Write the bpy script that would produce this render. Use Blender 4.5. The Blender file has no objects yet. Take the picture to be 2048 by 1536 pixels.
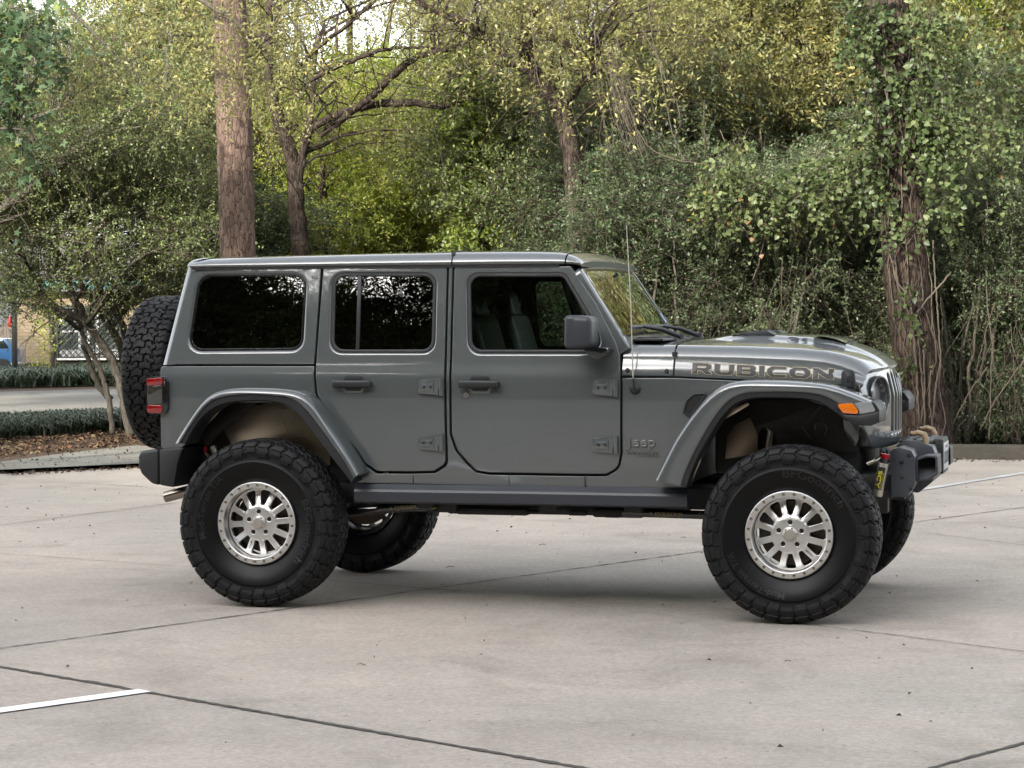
import bpy, bmesh, math, random
import numpy as np
from mathutils import Vector, Matrix
from mathutils.geometry import delaunay_2d_cdt
R = math.radians
scn = bpy.context.scene
col = scn.collection
rng = np.random.default_rng(7)
random.seed(7)

# ------------------------------------------------------------------ camera
CAM = np.array([4.786, -12.9598, 1.6326]); YAW, PIT, ROL, FPX = -.2686, -.0296, -.0037, 4557.0
_f = np.array([math.sin(YAW)*math.cos(PIT), math.cos(YAW)*math.cos(PIT), math.sin(PIT)])
_r = np.array([math.cos(YAW), -math.sin(YAW), 0.0]); _u = np.cross(_r, _f)
_r2 = _r*math.cos(ROL)+_u*math.sin(ROL); _u2 = -_r*math.sin(ROL)+_u*math.cos(ROL)
cam = bpy.data.cameras.new('camera'); co = bpy.data.objects.new('camera', cam); col.objects.link(co)
m = Matrix.Identity(4)
for i in range(3):
    m[i][0], m[i][1], m[i][2], m[i][3] = _r2[i], _u2[i], -_f[i], CAM[i]
co.matrix_world = m
cam.sensor_width = 36; cam.lens = 36*FPX/2048; cam.clip_start = .1; cam.clip_end = 1500
cam.dof.use_dof = False
scn.camera = co

# ------------------------------------------------------------------ light
SUN_EL, SUN_AZ = R(27), R(196)      # azimuth the light comes from, measured from +Y towards +X
w = bpy.data.worlds.new('World'); scn.world = w; w.use_nodes = True
nt = w.node_tree; nt.nodes.clear()
sky = nt.nodes.new('ShaderNodeTexSky'); sky.sky_type = 'NISHITA'; sky.sun_disc = False
sky.sun_elevation = SUN_EL; sky.sun_rotation = SUN_AZ; sky.air_density = 1.0; sky.dust_density = 3.0; sky.ozone_density = 1.0
hs = nt.nodes.new('ShaderNodeHueSaturation'); hs.inputs['Saturation'].default_value = .24
bg = nt.nodes.new('ShaderNodeBackground'); bg.inputs[1].default_value = .15
out = nt.nodes.new('ShaderNodeOutputWorld')
nt.links.new(sky.outputs[0], hs.inputs['Color']); nt.links.new(hs.outputs[0], bg.inputs[0]); nt.links.new(bg.outputs[0], out.inputs[0])
sl = bpy.data.lights.new('sun', 'SUN'); sl.energy = 2.7; sl.angle = R(2.0); sl.color = (1.0, .93, .82)
so = bpy.data.objects.new('sun', sl); col.objects.link(so)
sd = Vector((math.sin(SUN_AZ)*math.cos(SUN_EL), math.cos(SUN_AZ)*math.cos(SUN_EL), math.sin(SUN_EL)))
so.rotation_euler = sd.to_track_quat('Z', 'Y').to_euler(); so.location = sd*60
scn.view_settings.view_transform = 'Standard'; scn.view_settings.look = 'None'
scn.view_settings.exposure = 2.22; scn.view_settings.gamma = 1
scn.render.engine = 'CYCLES'
scn.cycles.max_bounces = 8; scn.cycles.transparent_max_bounces = 16; scn.cycles.diffuse_bounces = 3
scn.cycles.glossy_bounces = 4; scn.cycles.transmission_bounces = 4; scn.cycles.caustics_reflective = False; scn.cycles.caustics_refractive = False
scn.cycles.sample_clamp_indirect = 6

# ------------------------------------------------------------------ measuring helpers (photo pixel -> metres on a known surface)
def ray(px, py): return _f+_r2*(px-1024)/FPX-_u2*(py-768)/FPX
def PY(px, py, Y):
    d = ray(px, py); return CAM+d*(Y-CAM[1])/d[1]
def G(px, py, z=0.0):
    d = ray(px, py); return CAM+d*(z-CAM[2])/d[2]
def D(px, py, t): return CAM+ray(px, py)*t

# ------------------------------------------------------------------ materials
def mat(name, base, rough=.5, metal=0.0, coat=0.0, spec=.5, coat_rough=.03, noise=None, bump=None, ns=8.0, emit=None, ani=None):
    M = bpy.data.materials.new(name); M.use_nodes = True; t = M.node_tree; b = t.nodes['Principled BSDF']
    b.inputs['Base Color'].default_value = (*base, 1); b.inputs['Roughness'].default_value = rough
    b.inputs['Metallic'].default_value = metal; b.inputs['Coat Weight'].default_value = coat
    b.inputs['Coat Roughness'].default_value = coat_rough; b.inputs['Coat IOR'].default_value = 1.75; b.inputs['Specular IOR Level'].default_value = spec
    tc = t.nodes.new('ShaderNodeTexCoord')
    if noise:
        n = t.nodes.new('ShaderNodeTexNoise'); n.inputs['Scale'].default_value = ns; n.inputs['Detail'].default_value = 6
        t.links.new(tc.outputs['Object'], n.inputs['Vector'])
        r_ = t.nodes.new('ShaderNodeValToRGB'); a = r_.color_ramp.elements
        a[0].position = .3; a[1].position = .7
        a[0].color = (*[c*(1-noise) for c in base], 1); a[1].color = (*[min(1, c*(1+noise)) for c in base], 1)
        t.links.new(n.outputs[0], r_.inputs[0]); t.links.new(r_.outputs[0], b.inputs['Base Color'])
    if bump:
        n2 = t.nodes.new('ShaderNodeTexNoise'); n2.inputs['Scale'].default_value = bump[0]; n2.inputs['Detail'].default_value = 4
        t.links.new(tc.outputs['Object'], n2.inputs['Vector'])
        bp = t.nodes.new('ShaderNodeBump'); bp.inputs['Strength'].default_value = bump[1]; bp.inputs['Distance'].default_value = bump[2]
        t.links.new(n2.outputs[0], bp.inputs['Height']); t.links.new(bp.outputs[0], b.inputs['Normal'])
    if emit:
        b.inputs['Emission Color'].default_value = (*emit[0], 1); b.inputs['Emission Strength'].default_value = emit[1]
    return M

def leaf_mat(name, ramp, trans=.35, rough=.45, spec=.3):
    """ramp: list of (pos, colour) picked per leaf by the mesh's own 'tone' value"""
    M = bpy.data.materials.new(name); M.use_nodes = True; t = M.node_tree; b = t.nodes['Principled BSDF']
    at = t.nodes.new('ShaderNodeAttribute'); at.attribute_name = 'tone'
    oi = t.nodes.new('ShaderNodeObjectInfo')
    ad = t.nodes.new('ShaderNodeMath'); ad.operation = 'MULTIPLY_ADD'; ad.inputs[1].default_value = .16; ad.inputs[2].default_value = -.08
    t.links.new(oi.outputs['Random'], ad.inputs[0])
    a2 = t.nodes.new('ShaderNodeMath'); a2.operation = 'ADD'; t.links.new(at.outputs['Fac'], a2.inputs[0]); t.links.new(ad.outputs[0], a2.inputs[1])
    r_ = t.nodes.new('ShaderNodeValToRGB'); cr = r_.color_ramp
    while len(cr.elements) < len(ramp): cr.elements.new(.5)
    for e, (p, c) in zip(cr.elements, ramp): e.position = p; e.color = (*[x*.66 for x in c], 1)
    t.links.new(a2.outputs[0], r_.inputs[0]); t.links.new(r_.outputs[0], b.inputs['Base Color'])
    b.inputs['Roughness'].default_value = rough; b.inputs['Specular IOR Level'].default_value = spec
    tr = t.nodes.new('ShaderNodeBsdfTranslucent')
    hv = t.nodes.new('ShaderNodeHueSaturation'); hv.inputs['Saturation'].default_value = 1.15; hv.inputs['Value'].default_value = 1.5; hv.inputs['Hue'].default_value = .485
    t.links.new(r_.outputs[0], hv.inputs['Color']); t.links.new(hv.outputs[0], tr.inputs[0])
    mx = t.nodes.new('ShaderNodeMixShader'); mx.inputs[0].default_value = trans
    t.links.new(b.outputs[0], mx.inputs[1]); t.links.new(tr.outputs[0], mx.inputs[2])
    t.links.new(mx.outputs[0], t.nodes['Material Output'].inputs[0])
    return M

def glass_mat(name, tint, refl=1.0, rough=0.0, ior=1.5, gain=1.5):
    M = bpy.data.materials.new(name); M.use_nodes = True; t = M.node_tree; t.nodes.remove(t.nodes['Principled BSDF'])
    tr = t.nodes.new('ShaderNodeBsdfTransparent'); tr.inputs[0].default_value = (*tint, 1)
    gl = t.nodes.new('ShaderNodeBsdfGlossy'); gl.inputs['Roughness'].default_value = rough; gl.inputs[0].default_value = (refl, refl, refl, 1)
    fr = t.nodes.new('ShaderNodeFresnel'); fr.inputs[0].default_value = ior
    mu = t.nodes.new('ShaderNodeMath'); mu.operation = 'MULTIPLY'; mu.inputs[1].default_value = gain; mu.use_clamp = True
    mx = t.nodes.new('ShaderNodeMixShader')
    t.links.new(fr.outputs[0], mu.inputs[0]); t.links.new(mu.outputs[0], mx.inputs[0]); t.links.new(tr.outputs[0], mx.inputs[1]); t.links.new(gl.outputs[0], mx.inputs[2])
    # slight waviness so the reflections break up the way pressed glass does
    tc = t.nodes.new('ShaderNodeTexCoord'); n = t.nodes.new('ShaderNodeTexNoise'); n.inputs['Scale'].default_value = 3.5
    t.links.new(tc.outputs['Object'], n.inputs['Vector'])
    bp = t.nodes.new('ShaderNodeBump'); bp.inputs['Strength'].default_value = .028; bp.inputs['Distance'].default_value = .01
    t.links.new(n.outputs[0], bp.inputs['Height']); t.links.new(bp.outputs[0], gl.inputs['Normal'])
    t.links.new(mx.outputs[0], t.nodes['Material Output'].inputs[0])
    return M

# ------------------------------------------------------------------ mesh helpers
def link(o, parent=None, **kw):
    col.objects.link(o)
    if parent is not None: o.parent = parent
    for k, v in kw.items(): o[k] = v
    return o

def mk(name, V, F, mats, parent=None, mi=None, smooth=True, sharp=38, **kw):
    me = bpy.data.meshes.new(name)
    me.from_pydata([tuple(map(float, v)) for v in V], [], [tuple(map(int, f)) for f in F])
    if not isinstance(mats, (list, tuple)): mats = [mats]
    for x in mats: me.materials.append(x)
    if mi is not None: me.polygons.foreach_set('material_index', np.array(mi, dtype=np.int32))
    me.polygons.foreach_set('use_smooth', np.full(len(me.polygons), smooth))
    if smooth and sharp: me.set_sharp_from_angle(angle=R(sharp))
    me.update()
    return link(bpy.data.objects.new(name, me), parent, **kw)

def thing(name, label, cat, loc=(0, 0, 0), group=None):
    o = bpy.data.objects.new(name, None); o.location = loc; o.empty_display_size = .2
    link(o); o['label'] = label; o['category'] = cat
    if group: o['group'] = group
    return o

class MB:
    def __init__(s): s.V = []; s.F = []; s.M = []
    def add(s, V, F, mi=0, xf=None):
        b = len(s.V)
        if xf is not None: V = [xf @ Vector(v) for v in V]
        s.V += [tuple(v) for v in V]; s.F += [tuple(i+b for i in f) for f in F]; s.M += [mi]*len(F)
        return s
    def box(s, c, size, r=.0, mi=0, rot=None, seg=2):
        bm = bmesh.new(); bmesh.ops.create_cube(bm, size=1.0)
        for v in bm.verts: v.co = Vector((v.co.x*size[0], v.co.y*size[1], v.co.z*size[2]))
        if r > 0: bmesh.ops.bevel(bm, geom=bm.edges[:], offset=r, segments=seg, affect='EDGES', profile=.5)
        bm.verts.index_update()
        X = Matrix.Translation(Vector(c)) @ (rot.to_matrix().to_4x4() if rot is not None else Matrix.Identity(4))
        s.add([v.co.copy() for v in bm.verts], [[v.index for v in f.verts] for f in bm.faces], mi, X); bm.free(); return s
    def tube(s, path, rad, n=10, mi=0, cap=True, flat=None):
        path = [Vector(p) for p in path]; m_ = len(path)
        if not hasattr(rad, '__len__'): rad = [rad]*m_
        V = []; F = []; ref = None
        for i, p in enumerate(path):
            t = (path[min(i+1, m_-1)]-path[max(i-1, 0)]).normalized()
            if ref is None:
                ref = t.orthogonal().normalized()
            a = (ref-t*ref.dot(t)).normalized(); b = t.cross(a); ref = a
            for k in range(n):
                th = 2*math.pi*k/n; V.append(p+(a*math.cos(th)+b*math.sin(th))*rad[i])
        for i in range(m_-1):
            for k in range(n):
                k2 = (k+1) % n; F.append((i*n+k, i*n+k2, (i+1)*n+k2, (i+1)*n+k))
        if cap: F.append(tuple(range(n))[::-1]); F.append(tuple((m_-1)*n+k for k in range(n)))
        return s.add(V, F, mi)
    def lathe(s, prof, n=48, mi=0, c=(0, 0, 0), axis='Y', closed=False):
        """prof: list of (radius, along-axis)"""
        V = []; F = []; L = len(prof)
        for k in range(n):
            a = 2*math.pi*k/n; ca, sa = math.cos(a), math.sin(a)
            for r_, t in prof:
                if axis == 'Y': V.append((c[0]+r_*ca, c[1]+t, c[2]+r_*sa))
                elif axis == 'X': V.append((c[0]+t, c[1]+r_*ca, c[2]+r_*sa))
                else: V.append((c[0]+r_*ca, c[1]+r_*sa, c[2]+t))
        for k in range(n):
            k2 = (k+1) % n
            for i in range(L-1): F.append((k*L+i, k*L+i+1, k2*L+i+1, k2*L+i))
        return s.add(V, F, mi)
    def prism(s, poly, y0, y1, mi=0, b=.004, axis='Y', seg=2):
        """polygon given in (x,z) extruded in y (or (y,z) in x, (x,y) in z), edges bevelled"""
        bm = bmesh.new(); n = len(poly)
        def q(p, t): return {'Y': (p[0], t, p[1]), 'X': (t, p[0], p[1]), 'Z': (p[0], p[1], t)}[axis]
        A = [bm.verts.new(q(p, y0)) for p in poly]; B = [bm.verts.new(q(p, y1)) for p in poly]
        bm.faces.new(A); bm.faces.new(B[::-1])
        for i in range(n): bm.faces.new((A[i], B[i], B[(i+1) % n], A[(i+1) % n]))
        bmesh.ops.recalc_face_normals(bm, faces=bm.faces[:])
        if b > 0: bmesh.ops.bevel(bm, geom=bm.edges[:], offset=b, segments=seg, affect='EDGES', profile=.5, clamp_overlap=True)
        bm.verts.index_update()
        s.add([v.co.copy() for v in bm.verts], [[v.index for v in f.verts] for f in bm.faces], mi); bm.free(); return s
    def build(s, name, mats, parent=None, **kw): return mk(name, s.V, s.F, mats, parent, mi=s.M, **kw)

def loft(rows, closed=False):
    """rows: list of equal-length point lists -> V, F"""
    V = [p for r_ in rows for p in r_]; n = len(rows[0]); F = []
    for i in range(len(rows)-1):
        for k in range(n if closed else n-1):
            k2 = (k+1) % n; F.append((i*n+k, i*n+k2, (i+1)*n+k2, (i+1)*n+k))
    return V, F

def fillet(pts, n=6):
    """pts: (x, y, r) -> rounded outline"""
    out = []; L = len(pts)
    for i, p in enumerate(pts):
        r_ = p[2] if len(p) > 2 else 0
        P0, P1, P2 = np.array(pts[i-1][:2], float), np.array(p[:2], float), np.array(pts[(i+1) % L][:2], float)
        if r_ <= 0: out.append(tuple(P1)); continue
        a = P0-P1; b = P2-P1; la, lb = np.linalg.norm(a), np.linalg.norm(b); a /= la; b /= lb
        ang = math.acos(max(-1, min(1, a@b))); t = min(r_/math.tan(ang/2), la*.48, lb*.48); r2_ = t*math.tan(ang/2)
        c = P1+(a+b)/np.linalg.norm(a+b)*(r2_/math.sin(ang/2))
        s0 = P1+a*t-c; s1 = P1+b*t-c; a0 = math.atan2(s0[1], s0[0]); a1 = math.atan2(s1[1], s1[0]); da = (a1-a0+math.pi) % (2*math.pi)-math.pi
        for k in range(n+1): th = a0+da*k/n; out.append(tuple(c+r2_*np.array([math.cos(th), math.sin(th)])))
    return out

def area(L): x, y = np.array(L).T; return .5*np.sum(x*np.roll(y, -1)-np.roll(x, -1)*y)
def offset(L, d):
    """move a loop to its left by d"""
    A = np.array(L, float); e = np.roll(A, -1, 0)-A; e /= np.linalg.norm(e, axis=1)[:, None]+1e-12
    n = np.stack([-e[:, 1], e[:, 0]], 1); n0 = np.roll(n, 1, 0); mm = n+n0; ln = np.sum(mm*mm, 1)[:, None]
    mm = mm*2/np.maximum(ln, .6); return A+mm*d
def inside(P_, loops):
    r_ = np.zeros(len(P_), bool); x, y = P_[:, 0], P_[:, 1]
    for L in loops:
        A = np.array(L); B = np.roll(A, -1, 0)
        for (x0, y0), (x1, y1) in zip(A, B):
            c = ((y0 > y) != (y1 > y))
            if y1 != y0: r_ ^= c & (x < (x1-x0)*(y-y0)/(y1-y0)+x0)
    return r_
def resample(L, mx):
    out = []
    for i, p in enumerate(L):
        q = L[(i+1) % len(L)]; d = math.dist(p, q); k = max(1, int(math.ceil(d/mx)))
        if d < 1e-6: continue
        for j in range(k): out.append((p[0]+(q[0]-p[0])*j/k, p[1]+(q[1]-p[1])*j/k))
    return out

def panel(outer, holes=(), fmap=None, bev=.005, hb=None, depth=.03, grid=.05, vl=(), back=False, nb=4):
    """sheet with rounded edges; outline in 2-D, fmap(u, v, depth) -> 3-D point"""
    loops = [outer]+list(holes); LL = []; bs = []
    for i, L in enumerate(loops):
        L = [tuple(p) for p in L]; L = resample(L, max(grid, .02))
        if (area(L) > 0) != (i == 0): L = L[::-1]
        LL.append(np.array(L)); bs.append(bev if i == 0 else (hb if hb is not None else bev))
    V = []; F = []
    ins = [offset(L, b) for L, b in zip(LL, bs)]
    pts = [tuple(p) for L in ins for p in L]; E = []; k = 0
    for L in ins:
        n = len(L); E += [(k+i, k+(i+1) % n) for i in range(n)]; k += n
    A = LL[0]; us = np.arange(A[:, 0].min(), A[:, 0].max(), grid)+grid/2; vs = sorted(set(list(np.arange(A[:, 1].min(), A[:, 1].max(), grid)+grid/2)+list(vl)))
    if len(us) and len(vs):
        gp = np.array([(a, b) for b in vs for a in us]); ok = inside(gp, ins)
        allp = np.array(pts); keep = []
        for p in gp[ok]:
            if np.min(np.sum((allp-p)**2, 1)) > (grid*.3)**2: keep.append(tuple(p))
        pts2 = pts+keep
    else: pts2 = pts
    ov, oe, of, orv, _, _ = delaunay_2d_cdt([Vector(p) for p in pts2], E, [], 0, 1e-7)
    P2 = np.array([tuple(v) for v in ov]); cen = np.array([P2[list(f)].mean(0) for f in of]); okf = inside(cen, ins)
    pos = {}
    for j, l in enumerate(orv):
        for o_ in l: pos[o_] = j
    V = [fmap(p[0], p[1], 0.0) for p in P2]; panel.front = len(P2)
    for f, o_ in zip(of, okf):
        if o_: F.append(tuple(f))
    k = 0
    for L, b in zip(LL, bs):
        n = len(L); prev = [pos[k+i] for i in range(n)]
        steps = [(b*(1-math.sin(math.pi/2*j/nb)), b*(1-math.cos(math.pi/2*j/nb))) for j in range(1, nb+1)]+[(0, max(depth, b*1.01))]
        for inset, dp in steps:
            Q = offset(L, inset) if inset > 1e-9 else L; base = len(V)
            V += [fmap(p[0], p[1], dp) for p in Q]; cur = list(range(base, base+n))
            for i in range(n): F.append((prev[i], cur[i], cur[(i+1) % n], prev[(i+1) % n]))
            prev = cur
        k += n
    if back:
        base = len(V); V += [fmap(p[0], p[1], depth) for p in P2]
        for f, o_ in zip(of, okf):
            if o_: F.append(tuple(base+i for i in f)[::-1])
    return V, F

_txt = {}
def text2d(body, off=0.0, res=3, xs=1.0, sp=1.0, shear=0.0):
    """lettering as a filled 2-D mesh, cap height ~1, starting at x=0"""
    c = bpy.data.curves.new('lettering', 'FONT'); c.body = body; c.size = 1.0; c.offset = off; c.resolution_u = res; c.space_character = sp; c.shear = shear
    o = bpy.data.objects.new('lettering', c); col.objects.link(o)
    dg = bpy.context.evaluated_depsgraph_get(); me = bpy.data.meshes.new_from_object(o.evaluated_get(dg))
    V = np.array([tuple(v.co) for v in me.vertices]); F = [tuple(p.vertices) for p in me.polygons]
    col.objects.unlink(o); bpy.data.objects.remove(o); bpy.data.curves.remove(c); bpy.data.meshes.remove(me)
    lo, hi = V.min(0), V.max(0)
    V = V-np.array([lo[0], 0, 0]); V[:, :2] /= .729; V[:, 0] *= xs
    return V[:, :2], F, (hi[0]-lo[0])/.729*xs
def smooth01(t): t = np.clip(t, 0, 1); return t*t*(3-2*t)
def mirror(o, parent=None):
    """copy of a part (and its pieces) on the other side of the car"""
    me = o.data.copy() if o.data else None
    if me:
        n = len(me.vertices); a = np.empty(n*3); me.vertices.foreach_get('co', a); a[1::3] *= -1; me.vertices.foreach_set('co', a); me.flip_normals(); me.update()
        if 'custom_normal' in me.attributes: me.attributes.remove(me.attributes['custom_normal'])
    c = bpy.data.objects.new(o.name.split('.')[0], me); link(c, parent if parent is not None else o.parent); c.location = (o.location.x, -o.location.y, o.location.z)
    for k in ('label',):
        if k in o: c[k] = o[k]
    for ch in [x for x in o.children if 'decal' not in x.name]: mirror(ch, c)
    return c
# ================================================================== THE PLACE
def ground_mat(name, cols, scales, rough=.85, bump=.3, bscale=60, speck=None, grain=False):
    """layered noise: cols = three colours (dark, mid, light)"""
    M = bpy.data.materials.new(name); M.use_nodes = True; t = M.node_tree; b = t.nodes['Principled BSDF']; b.inputs['Roughness'].default_value = rough; b.inputs['Specular IOR Level'].default_value = .25
    tc = t.nodes.new('ShaderNodeTexCoord')
    def nz(sc, det=6, rgh=.6, dist=0.0):
        n = t.nodes.new('ShaderNodeTexNoise'); n.inputs['Scale'].default_value = sc; n.inputs['Detail'].default_value = det; n.inputs['Roughness'].default_value = rgh; n.inputs['Distortion'].default_value = dist
        t.links.new(tc.outputs['Object'], n.inputs['Vector']); return n.outputs[0]
    def ramp(src, a, b_, c0, c1):
        r_ = t.nodes.new('ShaderNodeValToRGB'); e = r_.color_ramp.elements; e[0].position = a; e[1].position = b_; e[0].color = (*c0, 1); e[1].color = (*c1, 1); t.links.new(src, r_.inputs[0]); return r_.outputs[0]
    def mix(f, a, b_, mode='MIX', fac=None):
        m_ = t.nodes.new('ShaderNodeMix'); m_.data_type = 'RGBA'; m_.blend_type = mode
        if fac is not None: m_.inputs[0].default_value = fac
        else: t.links.new(f, m_.inputs[0])
        t.links.new(a, m_.inputs[6]); t.links.new(b_, m_.inputs[7]); return m_.outputs[2]
    c = ramp(nz(scales[0], 5, .55, .4), .35, .68, cols[0], cols[2])
    c2 = ramp(nz(scales[1], 8, .7), .3, .7, cols[0], cols[2]); c = mix(None, c, c2, 'MIX', .45)
    d_ = ramp(nz(scales[2], 3, .7), .40, .62, (.82, .82, .82), (1.10, 1.10, 1.10)); c = mix(None, c, d_, 'MULTIPLY', .75)
    if speck:
        s_ = ramp(nz(speck[0], 2, .5), speck[1], speck[1]+.04, (1, 1, 1), speck[2]); c = mix(None, c, s_, 'MULTIPLY', 1.0)
    st = ramp(nz(.9, 7, .62, 1.2), .52, .74, (1, 1, 1), (.70, .70, .685)); c = mix(None, c, st, 'MULTIPLY', .9); st = ramp(nz(3.1, 8, .7, 2.0), .56, .70, (1, 1, 1), (.85, .85, .84)); c = mix(None, c, st, 'MULTIPLY', .8); st = ramp(nz(.23, 6, .6, .6), .40, .60, (.93, .955, .94), (1.06, 1.03, 1.0)); c = mix(None, c, st, 'MULTIPLY', 1.0)
    if grain:
        g_ = ramp(nz(110, 3, .8), .36, .64, (.86, .86, .86), (1.12, 1.12, 1.12)); c = mix(None, c, g_, 'MULTIPLY', .9)
        g_ = ramp(nz(9, 5, .75), .34, .66, (.93, .93, .93), (1.06, 1.06, 1.06)); c = mix(None, c, g_, 'MULTIPLY', .9)
        sp2 = ramp(nz(1.7, 2, .4, .3), .735, .78, (1, 1, 1), (.76, .75, .74)); c = mix(None, c, sp2, 'MULTIPLY', 1.0)
    t.links.new(c, b.inputs['Base Color'])
    bp = t.nodes.new('ShaderNodeBump'); bp.inputs['Strength'].default_value = bump; bp.inputs['Distance'].default_value = .01
    t.links.new(nz(bscale, 4, .6), bp.inputs['Height']); t.links.new(bp.outputs[0], b.inputs['Normal'])
    return M
CONC = ground_mat('weathered_concrete', [(.272, .247, .217), (.350, .314, .275), (.418, .367, .323)], (.35, 1.6, 34), speck=(26, .70, (.62, .60, .58)), grain=True)
KERBM = ground_mat('kerb_concrete', [(.045, .040, .031), (.066, .059, .047), (.095, .084, .068)], (1.2, 5, 60), bump=.5)
APRON = ground_mat('apron_concrete', [(.13, .13, .115), (.18, .18, .16), (.23, .22, .195)], (.7, 3, 50))
SOIL = ground_mat('leafy_soil', [(.035, .025, .017), (.062, .042, .028), (.11, .074, .048)], (2.5, 9, 40), bump=.9, bscale=30)
ROADM = ground_mat('pale_road', [(.145, .14, .128), (.17, .165, .15), (.20, .19, .172)], (.3, 1.2, 20))
JOINT = mat('joint_filler', (.055, .048, .040), rough=.9, noise=.5, ns=20)
WPAINT = mat('worn_white_paint', (.74, .75, .76), rough=.6, noise=.08, ns=9)

def sheet(name, pts, z, m_, **kw):
    V = [(p[0], p[1], z) for p in pts]
    return mk(name, V, [tuple(range(len(V)))], m_, smooth=False, **kw)
gp = lambda px, py: tuple(G(px, py)[:2])
kline = [(-40, -18), (-16, -.5), (-10.6, 5.2)]+[gp(0, 948), gp(130, 942), gp(275, 935), (-3.6, 10.75), (-1.4, 11.9), (.8, 12.75), gp(1900, 918), gp(2048, 919.5), (9, 13.0), (40, 12.2)]
sheet('ground', [(-400, -300), (400, -300), (400, 600), (-400, 600)], -.03, SOIL, kind='structure')
sheet('parking_lot', [(-40, -33), (60, -33), (60, 12)]+kline[::-1], 0, CONC, kind='structure')
def strip_joint(name, pts, wd0, m_, z=.004, jit=.35, step=.10, kind='structure', **kw):
    P_ = [np.array(p[:2]) for p in pts]; V = []; F = []
    L = []
    for a, b in zip(P_[:-1], P_[1:]):
        n = max(2, int(np.linalg.norm(b-a)/step)); L += [a+(b-a)*k/n for k in range(n)]
    L.append(P_[-1]); L = np.array(L); t = np.gradient(L, axis=0); t /= np.linalg.norm(t, axis=1)[:, None]; n_ = np.stack([-t[:, 1], t[:, 0]], 1)
    wob = np.cumsum(rng.normal(0, .002, len(L))); wob -= np.linspace(0, wob[-1], len(L)); wob = np.clip(wob, -.012, .012)
    for k in range(len(L)):
        w_ = wd0*(1+rng.uniform(-jit, jit)); c = L[k]+n_[k]*wob[k]*(1 if jit > .1 else 0); V += [(*(c+n_[k]*w_/2), z), (*(c-n_[k]*w_/2), z)]
        if k: F.append((2*k-2, 2*k-1, 2*k+1, 2*k))
    return mk(name, V, F, m_, smooth=False, kind=kind, **kw)
def gl(*pp): return [gp(*p) for p in pp]
def ext(a, b, t0, t1): a, b = np.array(a), np.array(b); return [a+(b-a)*t0, a+(b-a)*t1]
strip_joint('expansion_joint', ext(gp(0, 1333), gp(1170, 1536), -1.5, 1.6), .030, JOINT, jit=.45, step=.03)
strip_joint('expansion_joint', ext(gp(0, 1297), gp(1395, 1105), -.6, 3.0), .014, JOINT, jit=.6, step=.04)
strip_joint('expansion_joint', ext(gp(1860, 1536), gp(2048, 1485), -1, 5), .022, JOINT, jit=.4, step=.03)
strip_joint('expansion_joint', ext(gp(660, 1162), gp(945, 1185), 0, 1), .009, JOINT, jit=.6, step=.04)
strip_joint('expansion_joint', gl((1575, 1245), (1800, 1272), (2048, 1304))+[ext(gp(1800, 1272), gp(2048, 1304), 0, 2)[1]], .008, JOINT, jit=.6, step=.04)
strip_joint('expansion_joint', ext(gp(0, 1108), gp(370, 1134), -1, 1.2), .007, JOINT, jit=.6, step=.04)
strip_joint('expansion_joint', ext(gp(0, 1051), gp(355, 1006), -.5, 1.3), .010, JOINT, jit=.6, step=.05)
strip_joint('expansion_joint', gl((85, 965), (180, 968), (370, 979)), .014, JOINT, jit=.5, step=.05)
strip_joint('expansion_joint', ext(gp(1870, 1069), gp(2048, 1091), -.2, 2), .009, JOINT, jit=.5, step=.05)
wl = ext(gp(290, 1383), gp(0, 1423), 0, 2.6); strip_joint('parking_line', wl, .105, WPAINT, z=.006, jit=.05)
strip_joint('parking_line', ext(gp(2048, 946), gp(1840, 980), -1.5, 1.15), .10, mat('faded_white_paint', (.40, .40, .395), rough=.7, noise=.2, ns=5), z=.006, jit=.12)

# kerb on the right, pale apron on the left
def kerb(name, pts, h, wd0, m_):
    P_ = np.array([p[:2] for p in pts]); 
    L = []
    for a, b in zip(P_[:-1], P_[1:]):
        n = max(1, int(np.linalg.norm(b-a)/.3)); L += [a+(b-a)*k/n for k in range(n)]
    L.append(P_[-1]); L = np.array(L)
    for _ in range(6): L[1:-1] = (L[:-2]+2*L[1:-1]+L[2:])/4
    t = np.gradient(L, axis=0); t /= np.linalg.norm(t, axis=1)[:, None]; n_ = np.stack([-t[:, 1], t[:, 0]], 1)
    rows = []
    for p, q in zip(L, n_): rows.append([(*p, 0), (*(p+q*.012), h*.8), (*(p+q*.022), h*.95), (*(p+q*.04), h), (*(p+q*wd0), h), (*(p+q*wd0), 0)])
    V, F = loft(rows); F = [f[::-1] for f in F]
    return mk(name, V, F, m_, sharp=50, kind='structure')
kerb('kerb', kline[6:], .165, .16, KERBM)
sheet('path', [(-16, -.4), (-10.6, 5.3)]+[gp(0, 946), gp(130, 940), gp(275, 933), (-3.6, 10.85)]+[gp(272, 896), gp(130, 912), gp(0, 930), (-16, 3)], .035, APRON, kind='structure')
sheet('mulch_bed', [(-16, 3), gp(0, 931), gp(130, 913), gp(272, 897), (-3.6, 10.9), (-2, 20), gp(250, 838), gp(0, 850), (-26, 12)], .02, SOIL, kind='structure')
sheet('woodland_floor', kline[6:]+[(60, 60), (-3.6, 60)], -.004, SOIL, kind='structure')
sheet('road', [gp(-700, 845), gp(0, 838), gp(300, 834), gp(560, 832), gp(560, 774), gp(300, 776), gp(0, 784), gp(-700, 795)], .006, ROADM, kind='structure')
sheet('clearing', [(9, 34), (40, 30), (40, 60), (9, 60)], .01, ROADM, kind='structure')

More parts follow.
